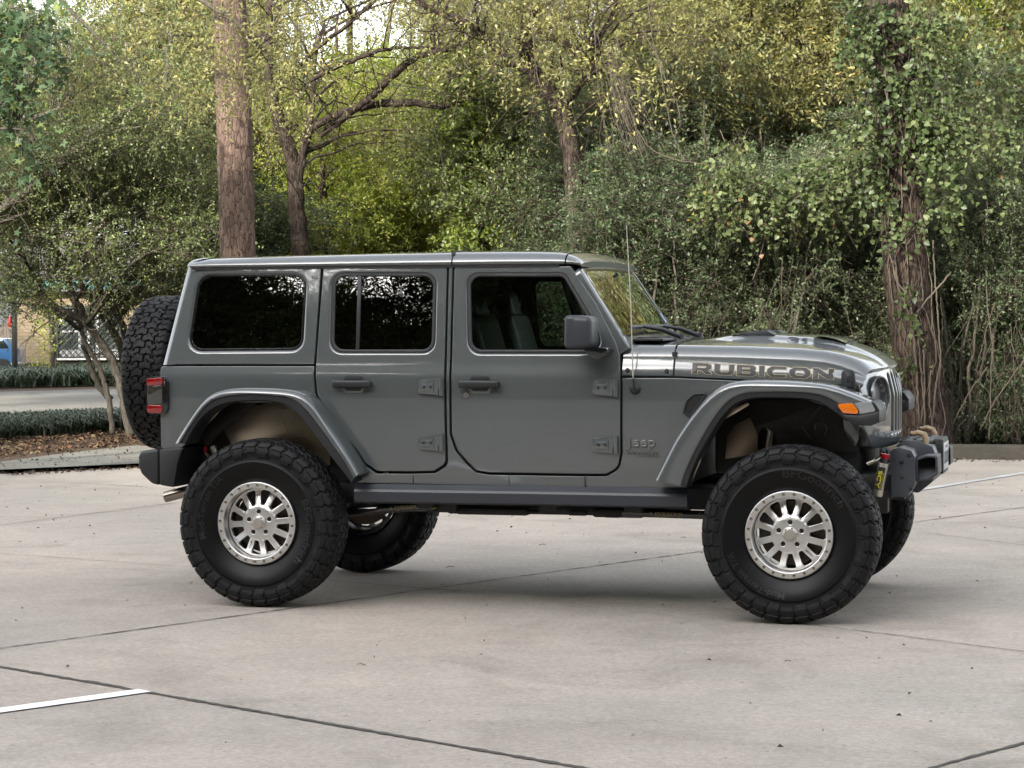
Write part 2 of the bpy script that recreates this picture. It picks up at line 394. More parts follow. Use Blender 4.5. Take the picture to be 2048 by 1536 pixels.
# ------------------------------------------------------------------ foliage tools
def unit(v): return v/(np.linalg.norm(v, axis=-1, keepdims=True)+1e-9)
def leaf_object(name, C, Dv, N, L, aspect, tone, m_, shape='rhomb', parent=None, wood=None, woodm=None, fold=.12, mesh_only=False, **kw):
    n = len(C); Dv = unit(Dv); Sv = unit(np.cross(Dv, N)); N = np.cross(Sv, Dv); L = L[:, None]
    if shape == 'rhomb': tmpl = [(0, 0, 0), (.42, .5, fold), (1, 0, -fold*.3), (.42, -.5, fold)]; faces = [(0, 1, 2, 3)]
    elif shape == 'heart': tmpl = [(0, 0, 0), (-.10, .34, .05), (.22, .52, .10), (.62, .34, .06), (1, 0, -.10), (.62, -.34, .06), (.22, -.52, .10), (-.10, -.34, .05)]; faces = [(0, 1, 2, 3, 4), (0, 4, 5, 6, 7)]
    else:
        tmpl = []
        for k, a in enumerate((0, 36, 66, 100, 132, 180, 228, 260, 294, 324)):
            r_ = (.62, .24, .56, .22, .42, .10, .42, .22, .56, .24)[k]; tmpl.append((.40+r_*math.cos(R(a)), r_*math.sin(R(a))*1.0, .10*r_))
        faces = [tuple(range(10))]
    T = np.array(tmpl); k = len(T)
    asp = aspect if shape == 'rhomb' else 1.0
    V = C[:, None, :]+L[:, None, :]*(Dv[:, None, :]*T[None, :, 0:1]+Sv[:, None, :]*T[None, :, 1:2]*asp+N[:, None, :]*T[None, :, 2:3])
    V = V.reshape(-1, 3); base = np.arange(n)*k
    loops = []; sizes = []; tn = []; mi = []
    per = np.concatenate([np.array(f) for f in faces]); loops = (base[:, None]+per[None]).reshape(-1); sizes = np.tile([len(f) for f in faces], n); tn = np.repeat(tone, len(faces)); mi = np.zeros(len(sizes), np.int32)
    if wood is not None and len(wood):
        A, B, rad = wood; m2 = len(A); t = unit(B-A); u_ = unit(np.cross(t, np.array([.31, .52, .8]))); v_ = np.cross(t, u_); W = []
        for P_, rr in ((A, rad), (B, rad*.45)):
            for q in range(3): th = 2*math.pi*q/3; W.append(P_+(u_*math.cos(th)+v_*math.sin(th))*rr[:, None])
        W = np.stack(W, 1).reshape(-1, 3); b0 = len(V); V = np.vstack([V, W]); bb = b0+np.arange(m2)*6
        fq = np.array([0, 1, 4, 3, 1, 2, 5, 4, 2, 0, 3, 5]); loops = np.concatenate([loops, (bb[:, None]+fq[None]).reshape(-1)]); sizes = np.concatenate([sizes, np.full(m2*3, 4)]); tn = np.concatenate([tn, np.zeros(m2*3)]); mi = np.concatenate([mi, np.ones(m2*3, np.int32)])
    me = bpy.data.meshes.new(name); me.vertices.add(len(V)); me.vertices.foreach_set('co', V.astype(np.float32).reshape(-1))
    me.loops.add(len(loops)); me.loops.foreach_set('vertex_index', loops.astype(np.int32)); me.polygons.add(len(sizes))
    st = np.concatenate([[0], np.cumsum(sizes)[:-1]]).astype(np.int32); me.polygons.foreach_set('loop_start', st); me.polygons.foreach_set('loop_total', sizes.astype(np.int32))
    me.materials.append(m_)
    if woodm is not None: me.materials.append(woodm)
    me.polygons.foreach_set('material_index', mi)
    at = me.attributes.new('tone', 'FLOAT', 'FACE'); at.data.foreach_set('value', np.asarray(tn, np.float32))
    me.update(calc_edges=True); me.validate(clean_customdata=False)
    if mesh_only: return me
    return link(bpy.data.objects.new(name, me), parent, **kw)

def sprays(clumps, per=12, tl=(.25, .55), up=.15, droop=.25, leaf=(.028, .04), tone0=.5, tone_sd=.17, wood_r=.0022, spread=.9, flat=.5, shell=.35):
    """clumps: rows (x, y, z, rx, ry, rz, n_twigs). Returns leaf arrays and twig arrays"""
    cs = np.array(clumps, float); idx = np.repeat(np.arange(len(cs)), cs[:, 6].astype(int)); T = len(idx)
    v = unit(rng.normal(size=(T, 3))); rad = rng.uniform(shell, 1, T)**.5; P0 = cs[idx, :3]+v*rad[:, None]*cs[idx, 3:6]
    d = unit(v*.55+rng.normal(size=(T, 3))*.6+np.array([0, 0, up])); L = rng.uniform(*tl, T)
    t = (np.arange(per)+rng.uniform(.3, 1, (T, per)))/per
    P_ = P0[:, None]+d[:, None]*(L[:, None]*t)[..., None]; P_[..., 2] -= droop*(L[:, None]*t)**2/np.maximum(L[:, None], .1)
    sd_ = unit(np.cross(d, rng.normal(size=(T, 3)))); sgn = np.where(np.arange(per) % 2 == 0, 1, -1)[None, :, None]
    ld = unit(d[:, None]*.55+sd_[:, None]*sgn*spread+rng.normal(size=(T, per, 3))*.35+np.array([0, 0, -.12]))
    nn = unit(np.array([0, 0, 1.0])*flat+np.array([0, -.35, 0])+rng.normal(size=(T, per, 3))*.55)
    sz = rng.uniform(*leaf, (T, per)); ctone = rng.normal(0, tone_sd*.6, len(cs))[idx]
    tone = tone0+ctone[:, None]+rng.normal(0, tone_sd, (T, per))
    E_ = P0+d*L[:, None]; E_[:, 2] -= droop*L
    S0 = P0-d*rng.uniform(.05, .25, T)[:, None]
    return P_.reshape(-1, 3), ld.reshape(-1, 3), nn.reshape(-1, 3), sz.reshape(-1), np.clip(tone.reshape(-1), 0, 1), (S0, E_, np.full(T, wood_r)*rng.uniform(.7, 1.6, T))

def pc(px, py, d, rpx, rpy, n, dr=None):
    """a leaf clump given where it stands: direction, distance and size"""
    c = D(px, py, d); return (c[0], c[1], c[2], rpx*d/FPX, (dr if dr is not None else max(rpx, rpy)*.9*d/FPX), rpy*d/FPX, n)

def bark(name, c0, c1, scale=(9, 9, 2.2), crack=.05, bump=.8):
    M = bpy.data.materials.new(name); M.use_nodes = True; t = M.node_tree; b = t.nodes['Principled BSDF']; b.inputs['Roughness'].default_value = .9; b.inputs['Specular IOR Level'].default_value = .15
    tc = t.nodes.new('ShaderNodeTexCoord'); mp = t.nodes.new('ShaderNodeMapping'); mp.inputs['Scale'].default_value = scale
    n0 = t.nodes.new('ShaderNodeTexNoise'); n0.inputs['Scale'].default_value = 3; n0.inputs['Detail'].default_value = 5
    va = t.nodes.new('ShaderNodeMixRGB'); va.blend_type = 'LINEAR_LIGHT'; va.inputs[0].default_value = .26
    t.links.new(tc.outputs['Object'], mp.inputs[0]); t.links.new(mp.outputs[0], n0.inputs['Vector']); t.links.new(mp.outputs[0], va.inputs[1]); t.links.new(n0.outputs['Color'], va.inputs[2])
    vo = t.nodes.new('ShaderNodeTexVoronoi'); vo.feature = 'DISTANCE_TO_EDGE'; vo.inputs['Scale'].default_value = 1.0; t.links.new(va.outputs[0], vo.inputs['Vector'])
    vc = t.nodes.new('ShaderNodeTexVoronoi'); vc.inputs['Scale'].default_value = 1.0; t.links.new(va.outputs[0], vc.inputs['Vector'])
    n1 = t.nodes.new('ShaderNodeTexNoise'); n1.inputs['Scale'].default_value = 9; n1.inputs['Detail'].default_value = 7; t.links.new(mp.outputs[0], n1.inputs['Vector'])
    r_ = t.nodes.new('ShaderNodeValToRGB'); e = r_.color_ramp.elements; e[0].position = .25; e[1].position = .75; e[0].color = (*c0, 1); e[1].color = (*c1, 1); t.links.new(n1.outputs[0], r_.inputs[0])
    sp_ = t.nodes.new('ShaderNodeSeparateColor'); t.links.new(vc.outputs['Color'], sp_.inputs[0])
    mr = t.nodes.new('ShaderNodeMapRange'); mr.inputs[3].default_value = .62; mr.inputs[4].default_value = 1.25; t.links.new(sp_.outputs[0], mr.inputs[0])
    m1 = t.nodes.new('ShaderNodeMixRGB'); m1.blend_type = 'MULTIPLY'; m1.inputs[0].default_value = 1; t.links.new(r_.outputs[0], m1.inputs[1]); t.links.new(mr.outputs[0], m1.inputs[2])
    cr = t.nodes.new('ShaderNodeValToRGB'); e = cr.color_ramp.elements; e[0].position = crack*.25; e[1].position = crack*2; e[0].color = (.26, .23, .21, 1); e[1].color = (1, 1, 1, 1); t.links.new(vo.outputs['Distance'], cr.inputs[0])
    m2 = t.nodes.new('ShaderNodeMixRGB'); m2.blend_type = 'MULTIPLY'; m2.inputs[0].default_value = 1; t.links.new(m1.outputs[0], m2.inputs[1]); t.links.new(cr.outputs[0], m2.inputs[2]); t.links.new(m2.outputs[0], b.inputs['Base Color'])
    bp = t.nodes.new('ShaderNodeBump'); bp.inputs['Strength'].default_value = bump; bp.inputs['Distance'].default_value = .03
    ma = t.nodes.new('ShaderNodeMath'); ma.operation = 'MINIMUM'; ma.inputs[1].default_value = .22; t.links.new(vo.outputs['Distance'], ma.inputs[0]); t.links.new(ma.outputs[0], bp.inputs['Height']); t.links.new(bp.outputs[0], b.inputs['Normal'])
    return M
PINE = bark('pine_bark', (.074, .050, .038), (.158, .115, .092), (25, 25, 7.5), .032, .7)
PINE2 = bark('ridged_bark', (.029, .021, .017), (.070, .052, .041), (22, 22, 5.0), .07, .9)
GREYB = bark('grey_bark', (.056, .049, .039), (.125, .112, .092), (60, 60, 9), .02, .4)
DARKB = bark('dark_bark', (.030, .023, .018), (.070, .054, .044), (30, 30, 6), .05, .6)
TWIG = mat('twig', (.085, .068, .050), rough=.9, noise=.4, ns=8)
VINE = mat('pale_vine_stem', (.072, .058, .043), rough=.9, noise=.3, ns=6)

def trunk_path(mb, pts, radii, n=12, jit=.0, sub_=8, mi=0):
    """smooth tapered limb through points, with a little wander"""
    P_ = np.array(pts, float); t = np.r_[0, np.cumsum(np.linalg.norm(np.diff(P_, axis=0), axis=1))]; u = np.linspace(0, t[-1], max(3, (len(P_)-1)*sub_))
    # Catmull-like smoothing by repeated averaging of the linear path
    Q = np.stack([np.interp(u, t, P_[:, k]) for k in range(3)], 1); r_ = np.interp(u, t, radii)
    for _ in range(max(2, sub_//2)): Q[1:-1] = (Q[:-2]+2*Q[1:-1]+Q[2:])/4
    if jit: Q[1:-1] += rng.normal(0, jit, Q[1:-1].shape)
    mb.tube(Q, list(r_*(1+rng.uniform(-.05, .05, len(r_)))), n, mi); return Q
def limbs_to(mb, stem, clumps, r0, mi=0, frac=1.0):
    """a bough from the nearest lower part of the stem to each clump"""
    S_ = np.array(stem)
    for c in clumps:
        if rng.random() > frac: continue
        p = np.array(c[:3]); dd = np.linalg.norm(S_-p, axis=1)+np.maximum(0, S_[:, 2]-p[2]+.3)*3; k = int(np.argmin(dd)); a = S_[k]
        mid = (a+p)/2+rng.normal(0, .10, 3)*np.linalg.norm(p-a)*.6+np.array([0, 0, .12*np.linalg.norm(p-a)])
        ln = np.linalg.norm(p-a); r_ = min(r0, .012+.010*ln); trunk_path(mb, [a, mid, p], [r_, r_*.7, r_*.3], 6, .01, 6, mi)

YAUPON = leaf_mat('small_evergreen_leaf', [(0, (.032, .047, .022)), (.35, (.080, .122, .055)), (.65, (.138, .195, .093)), (1, (.27, .32, .18))], trans=.38, rough=.46, spec=.32)
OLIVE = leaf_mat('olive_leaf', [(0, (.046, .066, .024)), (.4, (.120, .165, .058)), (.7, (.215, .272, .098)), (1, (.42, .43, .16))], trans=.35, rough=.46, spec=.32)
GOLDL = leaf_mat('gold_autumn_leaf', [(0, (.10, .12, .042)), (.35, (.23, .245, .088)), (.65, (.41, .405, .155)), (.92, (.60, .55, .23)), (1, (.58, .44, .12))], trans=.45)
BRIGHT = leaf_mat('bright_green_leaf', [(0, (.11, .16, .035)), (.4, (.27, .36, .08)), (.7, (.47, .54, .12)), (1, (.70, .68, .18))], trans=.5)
VINEL = leaf_mat('vine_leaf', [(0, (.030, .050, .018)), (.40, (.085, .125, .045)), (.72, (.165, .205, .078)), (.94, (.28, .31, .15)), (.985, (.50, .45, .08)), (1, (.26, .15, .07))], trans=.3, rough=.46, spec=.32)
STAR = leaf_mat('star_leaf', [(0, (.04, .08, .04)), (.5, (.10, .165, .08)), (.85, (.16, .24, .10)), (1, (.30, .33, .07))], trans=.35)
GRASSM = leaf_mat('strap_leaf', [(0, (.022, .038, .022)), (.5, (.055, .085, .048)), (.85, (.11, .15, .08)), (1, (.25, .26, .14))], trans=.25, rough=.35, spec=.5)

def twiggy(mb, stem, n, ln=(.5, 1.5), r0=.010, up=.2):
    S_ = np.array(stem)
    for _ in range(n):
        i = int(rng.integers(len(S_)//4, len(S_)-1)); a = S_[i]; t = unit(S_[min(i+1, len(S_)-1)]-S_[max(i-1, 0)]); d = unit(t*.5+rng.normal(size=3)*.7+np.array([0, 0, up])); L = rng.uniform(*ln)
        b_ = a+d*L*.5+rng.normal(0, .07, 3); c = a+d*L+rng.normal(0, .12, 3)-np.array([0, 0, .10*L]); Q = trunk_path(mb, [a, b_, c], [r0, r0*.7, r0*.25], 5, .006, 6)
        for _k in range(2):
            j = int(rng.integers(3, len(Q)-1)); d2_ = unit(d+rng.normal(size=3)*.7); e = Q[j]+d2_*L*.45-np.array([0, 0, .05]); trunk_path(mb, [Q[j], (Q[j]+e)/2+rng.normal(0, .03, 3), e], [r0*.5, r0*.4, r0*.18], 4, .004, 4)
def tree(name, label, cat, base, stems, clumps, leafm, barkm, group=None, limb_r=.03, limb_frac=1.0, shape='rhomb', aspect=.5, twigs=0, **kw):
    """stems: list of (points, radii). base: foot point. trunk + crown under one Empty"""
    root = thing(name, label, cat, tuple(base), group); off = np.array(base, float)
    mb = MB(); allst = []
    for pts, rad in stems:
        Q = trunk_path(mb, [np.array(p)-off for p in pts], rad, 12 if max(rad) > .06 else 8, .006); allst += list(Q)
    cl = [(c[0]-off[0], c[1]-off[1], c[2]-off[2])+tuple(c[3:]) for c in clumps]
    if allst: limbs_to(mb, allst, cl, limb_r, 0, limb_frac)
    if twigs: twiggy(mb, allst, twigs)
    if mb.V: mb.build('trunk', [barkm], root, sharp=0)
    if cl:
        C, Dv, N, L, tn, wood = sprays(cl, **kw)
        leaf_object('crown', C, Dv, N, L, aspect, tn, leafm, shape=shape, parent=root, wood=wood, woodm=TWIG)
    return root
# ------------------------------------------------------------------ the two big pines
def big_trunk(px_c, wpx, d, ztop=None):
    """stem through measured centre/width samples [(px, py, width)] at distance d"""
    pts = [D(px, py, d) for px, py, w_ in px_c]; rad = [w_*d/FPX/2 for px, py, w_ in px_c]
    return pts, rad
def grow(mb, pts, rad, nseg=120, n=40, amp=.04, mi=0):
    P_ = np.array(pts, float); t = np.r_[0, np.cumsum(np.linalg.norm(np.diff(P_, axis=0), axis=1))]; u = np.linspace(0, t[-1], nseg)
    Q = np.stack([np.interp(u, t, P_[:, k]) for k in range(3)], 1); r_ = np.interp(u, t, rad)
    for _ in range(30): Q[1:-1] = (Q[:-2]+2*Q[1:-1]+Q[2:])/4; r_[1:-1] = (r_[:-2]+2*r_[1:-1]+r_[2:])/4
    nz = rng.normal(size=(nseg, n)); 
    for _ in range(1): nz = (nz+np.roll(nz, 1, 0)+np.roll(nz, -1, 0))/2.0
    V = []; F = []
    for i in range(nseg):
        for k in range(n): th = 2*math.pi*k/n; rr = r_[i]*(1+amp*.5*nz[i, k]*.6+.02*math.sin(5*th+i*.05)); V.append((Q[i, 0]+rr*math.cos(th), Q[i, 1]+rr*math.sin(th), Q[i, 2]))
    for i in range(nseg-1):
        for k in range(n): k2 = (k+1) % n; F.append((i*n+k, i*n+k2, (i+1)*n+k2, (i+1)*n+k))
    mb.add(V, F, mi); return Q, r_
d1 = 24.6; b1 = D(489, 938, d1); b1[2] = 0
pts, rad = big_trunk([(489, 930, 82), (482, 700, 74), (476, 500, 70), (472, 350, 71), (468, 200, 71), (458, 0, 66), (452, -250, 62), (446, -600, 54), (440, -1000, 40)], 0, d1); pts[0] = b1.copy()
pine = thing('pine_tree', 'straight pink-brown pine trunk rising behind the rear of the grey car', 'tree', tuple(b1)); mb = MB(); Q, _ = grow(mb, [p-b1 for p in pts], rad, 160, 44, .05)
for k in range(10):
    z0 = Q[-1-k*3]; a = rng.uniform(0, 6.28); e = z0+np.array([math.cos(a)*1.6, math.sin(a)*1.6, .5]); trunk_path(mb, [z0, (z0+e)/2+np.array([0, 0, .2]), e], [.035, .025, .01], 6, .01)
mb.build('trunk', [PINE], pine, sharp=0)
pn = [(Q[-1-k*3][0]+math.cos(k*2.4)*1.5, Q[-1-k*3][1]+math.sin(k*2.4)*1.5, Q[-1-k*3][2]+.4, .6, .6, .35, 34) for k in range(10)]
C, Dv, N, L, tn, wood = sprays(pn, per=14, tl=(.3, .5), leaf=(.12, .2), tone0=.5); leaf_object('crown', C, Dv, N, L, .06, tn, YAUPON, parent=pine, wood=wood, woodm=TWIG)

d2 = 27.0; b2 = D(1852, 902, d2); b2[2] = 0
pts, rad = big_trunk([(1850, 895, 116), (1848, 860, 106), (1844, 800, 98), (1832, 700, 92), (1816, 600, 88), (1809, 500, 92), (1800, 350, 90), (1791, 200, 84), (1783, 100, 80), (1778, 0, 78), (1770, -250, 74), (1762, -700, 62)], 0, d2); pts[0] = b2.copy()
vp = thing('pine_tree', 'thick dark-barked pine trunk hung with pale vine stems behind the front bumper', 'tree', tuple(b2)); mb = MB(); Q2, r2 = grow(mb, [p-b2 for p in pts], rad, 160, 44, .06)
mb.build('trunk', [PINE2], vp, sharp=0)
# vine stems running up the trunk: pieces of one climbing vine
cv = thing('climbing_vine', 'leafy climbing vine with heart shaped leaves wrapped round the thick right-hand pine', 'vine', tuple(b2)); mb = MB()
toc = unit(np.array([CAM[0], CAM[1], 0])-np.array([b2[0], b2[1], 0])); sid = np.array([-toc[1], toc[0], 0])
for k in range(11):
    z0 = rng.uniform(0, 2.2) if k < 12 else rng.uniform(0, 4.5); ln = rng.uniform(.8, 2.6); th = rng.uniform(-1.1, 1.1); path = []
    for j in range(14):
        z = z0+ln*j/13; i = int(np.argmin(abs(Q2[:, 2]-z))); th += rng.normal(0, .10); rr = r2[i]+rng.uniform(.01, .045)
        path.append(Q2[i]*np.array([1, 1, 0])+np.array([0, 0, z])+(toc*math.cos(th)+sid*math.sin(th))*rr)
    r_ = rng.uniform(.004, .009); mb.tube(path, [r_]*13+[r_*.6], 6)
def vpath(px_list, d, r_, mbx=None, off=None):
    P_ = [D(x, y, d)-(off if off is not None else 0) for x, y in px_list]; trunk_path(mbx, P_, [r_]*len(P_), 6, .004, 8)
for L_, r_ in (([(1850, 860), (1846, 780), (1838, 700), (1836, 640)], .011), ([(1866, 840), (1872, 770), (1882, 720), (1876, 640), (1870, 560), (1866, 480)], .010), ([(1838, 850), (1834, 760), (1828, 680), (1822, 600), (1790, 560), (1782, 500)], .011), ([(1834, 625), (1862, 590), (1900, 548)], .012), ([(1815, 610), (1795, 580), (1790, 500)], .010), ([(1842, 850), (1850, 780), (1846, 700)], .010), ([(1866, 860), (1858, 800), (1862, 740)], .009), ([(1765, 60), (1772, 150), (1780, 260), (1776, 350)], .010), ([(1770, 30), (1766, 120), (1775, 220), (1800, 300)], .008)): vpath(L_, d2-.36, r_, mb, b2)
mb.build('vine_stem', [VINE], cv, sharp=0)
vc = []
for px, py, rx, ry, n in ((1745, 20, 40, 45, 60), (1720, 80, 30, 45, 50), (1850, 40, 40, 50, 60), (1840, 110, 25, 50, 36), (1770, 150, 45, 25, 16), (1735, 190, 30, 50, 40), (1850, 190, 40, 60, 55), (1800, 150, 60, 18, 16), (1725, 260, 35, 50, 40), (1860, 260, 40, 40, 50), (1820, 205, 30, 14, 16), (1900, 250, 50, 30, 40), (1800, 300, 30, 30, 16), (1745, 330, 35, 40, 44), (1870, 330, 35, 45, 40), (1790, 400, 30, 30, 12), (1890, 400, 40, 40, 40), (1770, 440, 20, 24, 12), (1840, 440, 30, 20, 12), (1800, 470, 22, 20, 8), (1795, 720, 22, 16, 16), (1830, 560, 18, 30, 9), (1835, 640, 14, 40, 9)):
    vc.append(tuple(np.array(pc(px, py, d2-.45, rx*.9, ry, int(n*(.80 if py < 360 else .5)), .16))-np.array([*b2, 0, 0, 0, 0])))
C, Dv, N, L, tn, wood = sprays(vc, per=7, tl=(.15, .45), up=-.5, droop=.5, leaf=(.045, .078), tone0=.47, tone_sd=.18, flat=.25, shell=0)
leaf_object('leaves', C, Dv, N, L, 1, tn, VINEL, shape='heart', parent=cv, wood=wood, woodm=VINE)

# ------------------------------------------------------------------ leaning multi-stemmed tree on the left
dL = 31.0
def pp(L_, d): return [D(x, y, d) for x, y in L_]
bL = D(238, 872, dL); bL[2] = 0
st = [(pp([(226, 868), (218, 800), (200, 735), (168, 683), (160, 640), (140, 590)], dL), [.042, .04, .036, .032, .028, .02]),
      (pp([(262, 872), (246, 790), (237, 749), (215, 705), (175, 646), (150, 599), (125, 542), (100, 480), (84, 420)], dL), [.07, .066, .062, .058, .052, .046, .04, .032, .025]),
      (pp([(268, 872), (256, 780), (244, 696), (218, 650), (187, 605), (159, 564), (140, 500)], dL+.5), [.062, .058, .052, .048, .042, .034, .025]),
      (pp([(272, 872), (262, 740), (250, 658), (225, 611), (187, 564), (170, 520)], dL+.9), [.058, .054, .05, .042, .035, .025]),
      (pp([(175, 646), (150, 635), (109, 614), (87, 589), (62, 542), (40, 500)], dL-.1), [.06, .055, .045, .04, .035, .02]),
      (pp([(222, 800), (195, 770), (165, 690)], dL+.2), [.05, .045, .03])]
cl = []
for k in range(60):
    px = rng.uniform(-60, 420); top = 190+abs(px-180)*.25; py = rng.uniform(top, 505 if px < 250 else 530); cl.append(pc(px, py, dL+rng.uniform(-2.2, 1.6), 75, 48, int(rng.uniform(55, 95))))
for k in range(26): cl.append(pc(rng.uniform(-40, 400), rng.uniform(490, 575), dL+rng.uniform(-1.2, 1.2), 50, 22, int(rng.uniform(14, 30))))
for k in range(9): cl.append(pc(rng.uniform(190, 345), rng.uniform(535, 620), dL+rng.uniform(.2, 1.6), 40, 26, int(rng.uniform(16, 30))))
for k in range(12): cl.append(pc(rng.uniform(-40, 110), rng.uniform(540, 625), dL+rng.uniform(-1.2, 1.2), 40, 24, int(rng.uniform(14, 26))))
tree('leaning_tree', 'small tree with several leaning grey-brown stems and a fine-leaved crown left of the spare tyre', 'tree', bL, st, cl, OLIVE, GREYB, twigs=40, per=13, leaf=(.034, .056), tone0=.52, tone_sd=.2, limb_frac=.7)
# long bare diagonal boughs over the left (lichen grey)
st = [(pp([(-20, 432), (70, 372), (130, 320), (185, 262), (262, 218), (330, 170)], 29.2), [.07, .065, .06, .05, .035, .02]), (pp([(70, 372), (76, 330), (70, 300)], 29.2), [.04, .03, .02]), (pp([(60, 240), (110, 222), (135, 205)], 29), [.035, .03, .015])]
bq = D(-140, 930, 29.2); bq[2] = 0; st[0] = ([bq+np.array([0, 0, -.02])]+[D(-120, 600, 29.2)]+st[0][0], [.13, .10]+st[0][1])
cl = [pc(rng.uniform(-40, 420), rng.uniform(40, 430), 29.5+rng.uniform(-1.2, 2.5), 80, 52, int(rng.uniform(45, 80))) for k in range(44)]
tree('leaning_tree', 'tree reaching in from the left edge with one long slanting lichen-grey bough', 'tree', bq, st, cl, OLIVE, GREYB, twigs=40, per=13, leaf=(.036, .058), tone0=.56, tone_sd=.2, limb_frac=.5)

# ------------------------------------------------------------------ yellowing sprays hanging in front of the pine
dY = 22.6; bY = D(-420, 1000, dY); bY[2] = 0
st = [([bY]+pp([(-410, 500), (-380, 100), (-300, -200), (-160, -330)], dY), [.15, .13, .12, .09, .06]), (pp([(-300, -200), (-60, -190), (150, -120), (330, -40), (470, 40), (520, 90)], dY), [.07, .055, .045, .03, .018, .008]), (pp([(-160, -330), (100, -260), (320, -170), (480, -60), (560, 20)], dY), [.06, .05, .04, .025, .01]), (pp([(-60, -190), (60, -60), (180, 60), (250, 130)], dY), [.035, .025, .015, .008])]
cl = [pc(px, py, dY+rng.uniform(-.3, .4), 46, 22, n, .4) for px, py, n in ((430, 30, 12), (470, 70, 14), (500, 110, 14), (450, 120, 14), (400, 90, 12), (480, 150, 12), (440, 170, 8), (520, 60, 12), (350, 60, 12), (300, 110, 12), (250, 140, 12), (190, 150, 12), (150, 165, 8), (330, 150, 10), (380, 165, 9), (280, 60, 10), (540, 130, 8), (220, 90, 9), (560, 60, 9), (600, 20, 9), (640, 60, 7))]
tree('autumn_tree', 'drooping sprays of pale yellow leaves hanging across the top of the straight pine', 'tree', bY, st, cl, GOLDL, GREYB, per=11, tl=(.25, .55), up=-.2, droop=.5, leaf=(.045, .07), aspect=.38, tone0=.55, tone_sd=.16, limb_frac=.4, limb_r=.012)
# ------------------------------------------------------------------ grey forked trunk between the pine and the roof, with long bare branches
dG = 31.5; bG = D(606, 880, dG); bG[2] = 0
st = [([bG]+pp([(606, 700), (602, 560), (600, 480), (592, 400), (588, 330), (570, 270), (548, 215), (535, 150), (540, 60), (536, -60)], dG), [.18, .16, .15, .13, .115, .105, .09, .08, .065, .05, .035]),
      (pp([(592, 345), (608, 300), (618, 262), (625, 200), (628, 120), (650, 40)], dG), [.07, .06, .05, .04, .03, .02]),
      (pp([(604, 400), (600, 360), (612, 270), (640, 245), (700, 220), (760, 206), (830, 205), (888, 216)], dG-.7), [.04, .045, .05, .05, .055, .06, .05, .03]),
      (pp([(640, 272), (690, 235), (745, 192), (790, 145), (830, 112), (900, 100), (960, 60)], dG-.9), [.04, .045, .05, .055, .045, .035, .02]),
      (pp([(600, 130), (640, 90), (690, 55), (745, 5)], dG-1.0), [.03, .03, .028, .025]),
      (pp([(620, 160), (680, 130), (760, 100), (870, 92)], dG-1.2), [.035, .032, .028, .015])]
cl = [pc(rng.uniform(420, 1000), rng.uniform(-60, 210), dG+rng.uniform(-2, 2), 75, 50, int(rng.uniform(26, 50))) for k in range(30)]
cl += [pc(rng.uniform(520, 900), rng.uniform(200, 330), dG+rng.uniform(0, 2), 60, 40, int(rng.uniform(12, 26))) for k in range(12)]
tree('autumn_tree', 'grey-brown forked tree with long bare limbs and thin golden leaves above the car roof', 'tree', bG, st, cl, GOLDL, DARKB, twigs=70, per=11, tl=(.3, .7), droop=.35, leaf=(.045, .075), aspect=.42, tone0=.42, tone_sd=.17, limb_frac=.9, limb_r=.02)
# ------------------------------------------------------------------ crooked dark trunk above the middle of the roof
dT = 29.0; bT = D(1168, 900, dT); bT[2] = 0
st = [([bT]+pp([(1166, 700), (1165, 560), (1158, 470), (1148, 380), (1142, 300), (1128, 235), (1105, 190), (1068, 150), (1050, 110), (1056, 40), (1050, -60)], dT), [.17, .15, .14, .13, .12, .12, .12, .105, .10, .09, .085, .06]),
      (pp([(1060, 140), (1020, 120), (980, 85), (940, 50), (890, 30), (840, 6), (800, -30)], dT), [.07, .065, .055, .05, .045, .04, .03]),
      (pp([(1128, 215), (1150, 185), (1172, 150), (1180, 120)], dT), [.045, .04, .03, .02]), (pp([(1070, 50), (1105, 78), (1140, 92), (1180, 100)], dT), [.05, .045, .035, .02])]
cl = [pc(rng.uniform(880, 1420), rng.uniform(-70, 90), dT+rng.uniform(-1.5, 1.5), 75, 42, int(rng.uniform(22, 44))) for k in range(30)]+[pc(rng.uniform(940, 1300), rng.uniform(80, 190), dT+rng.uniform(-2, 0), 60, 35, int(rng.uniform(7, 16))) for k in range(10)]
tree('autumn_tree', 'crooked dark-trunked tree with yellow drooping leaves behind the middle of the roof', 'tree', bT, st, cl, GOLDL, DARKB, twigs=60, per=10, tl=(.35, .8), droop=.6, leaf=(.055, .085), aspect=.38, tone0=.55, tone_sd=.18, limb_frac=.9, limb_r=.02)
# vine-wrapped dark stem left of it
dV = 32.5; bV = D(960, 900, dV); bV[2] = 0
st = [([bV]+pp([(962, 600), (960, 480), (955, 380), (942, 300), (930, 220), (925, 140), (915, 40), (900, -60)], dV), [.12, .11, .10, .10, .09, .085, .08, .06, .04])]
cl = [pc(940+rng.normal(0, 28)+(py-300)*.08, py, dV-.25, 38, 34, 34) for py in range(100, 500, 24)]
tree('vine_covered_tree', 'slender dark stem thickly wrapped in green leaves behind the roof seam', 'tree', bV, st, cl, BRIGHT, DARKB, per=9, tl=(.2, .45), droop=.5, leaf=(.06, .09), aspect=.7, tone0=.30, tone_sd=.15, limb_frac=.3)

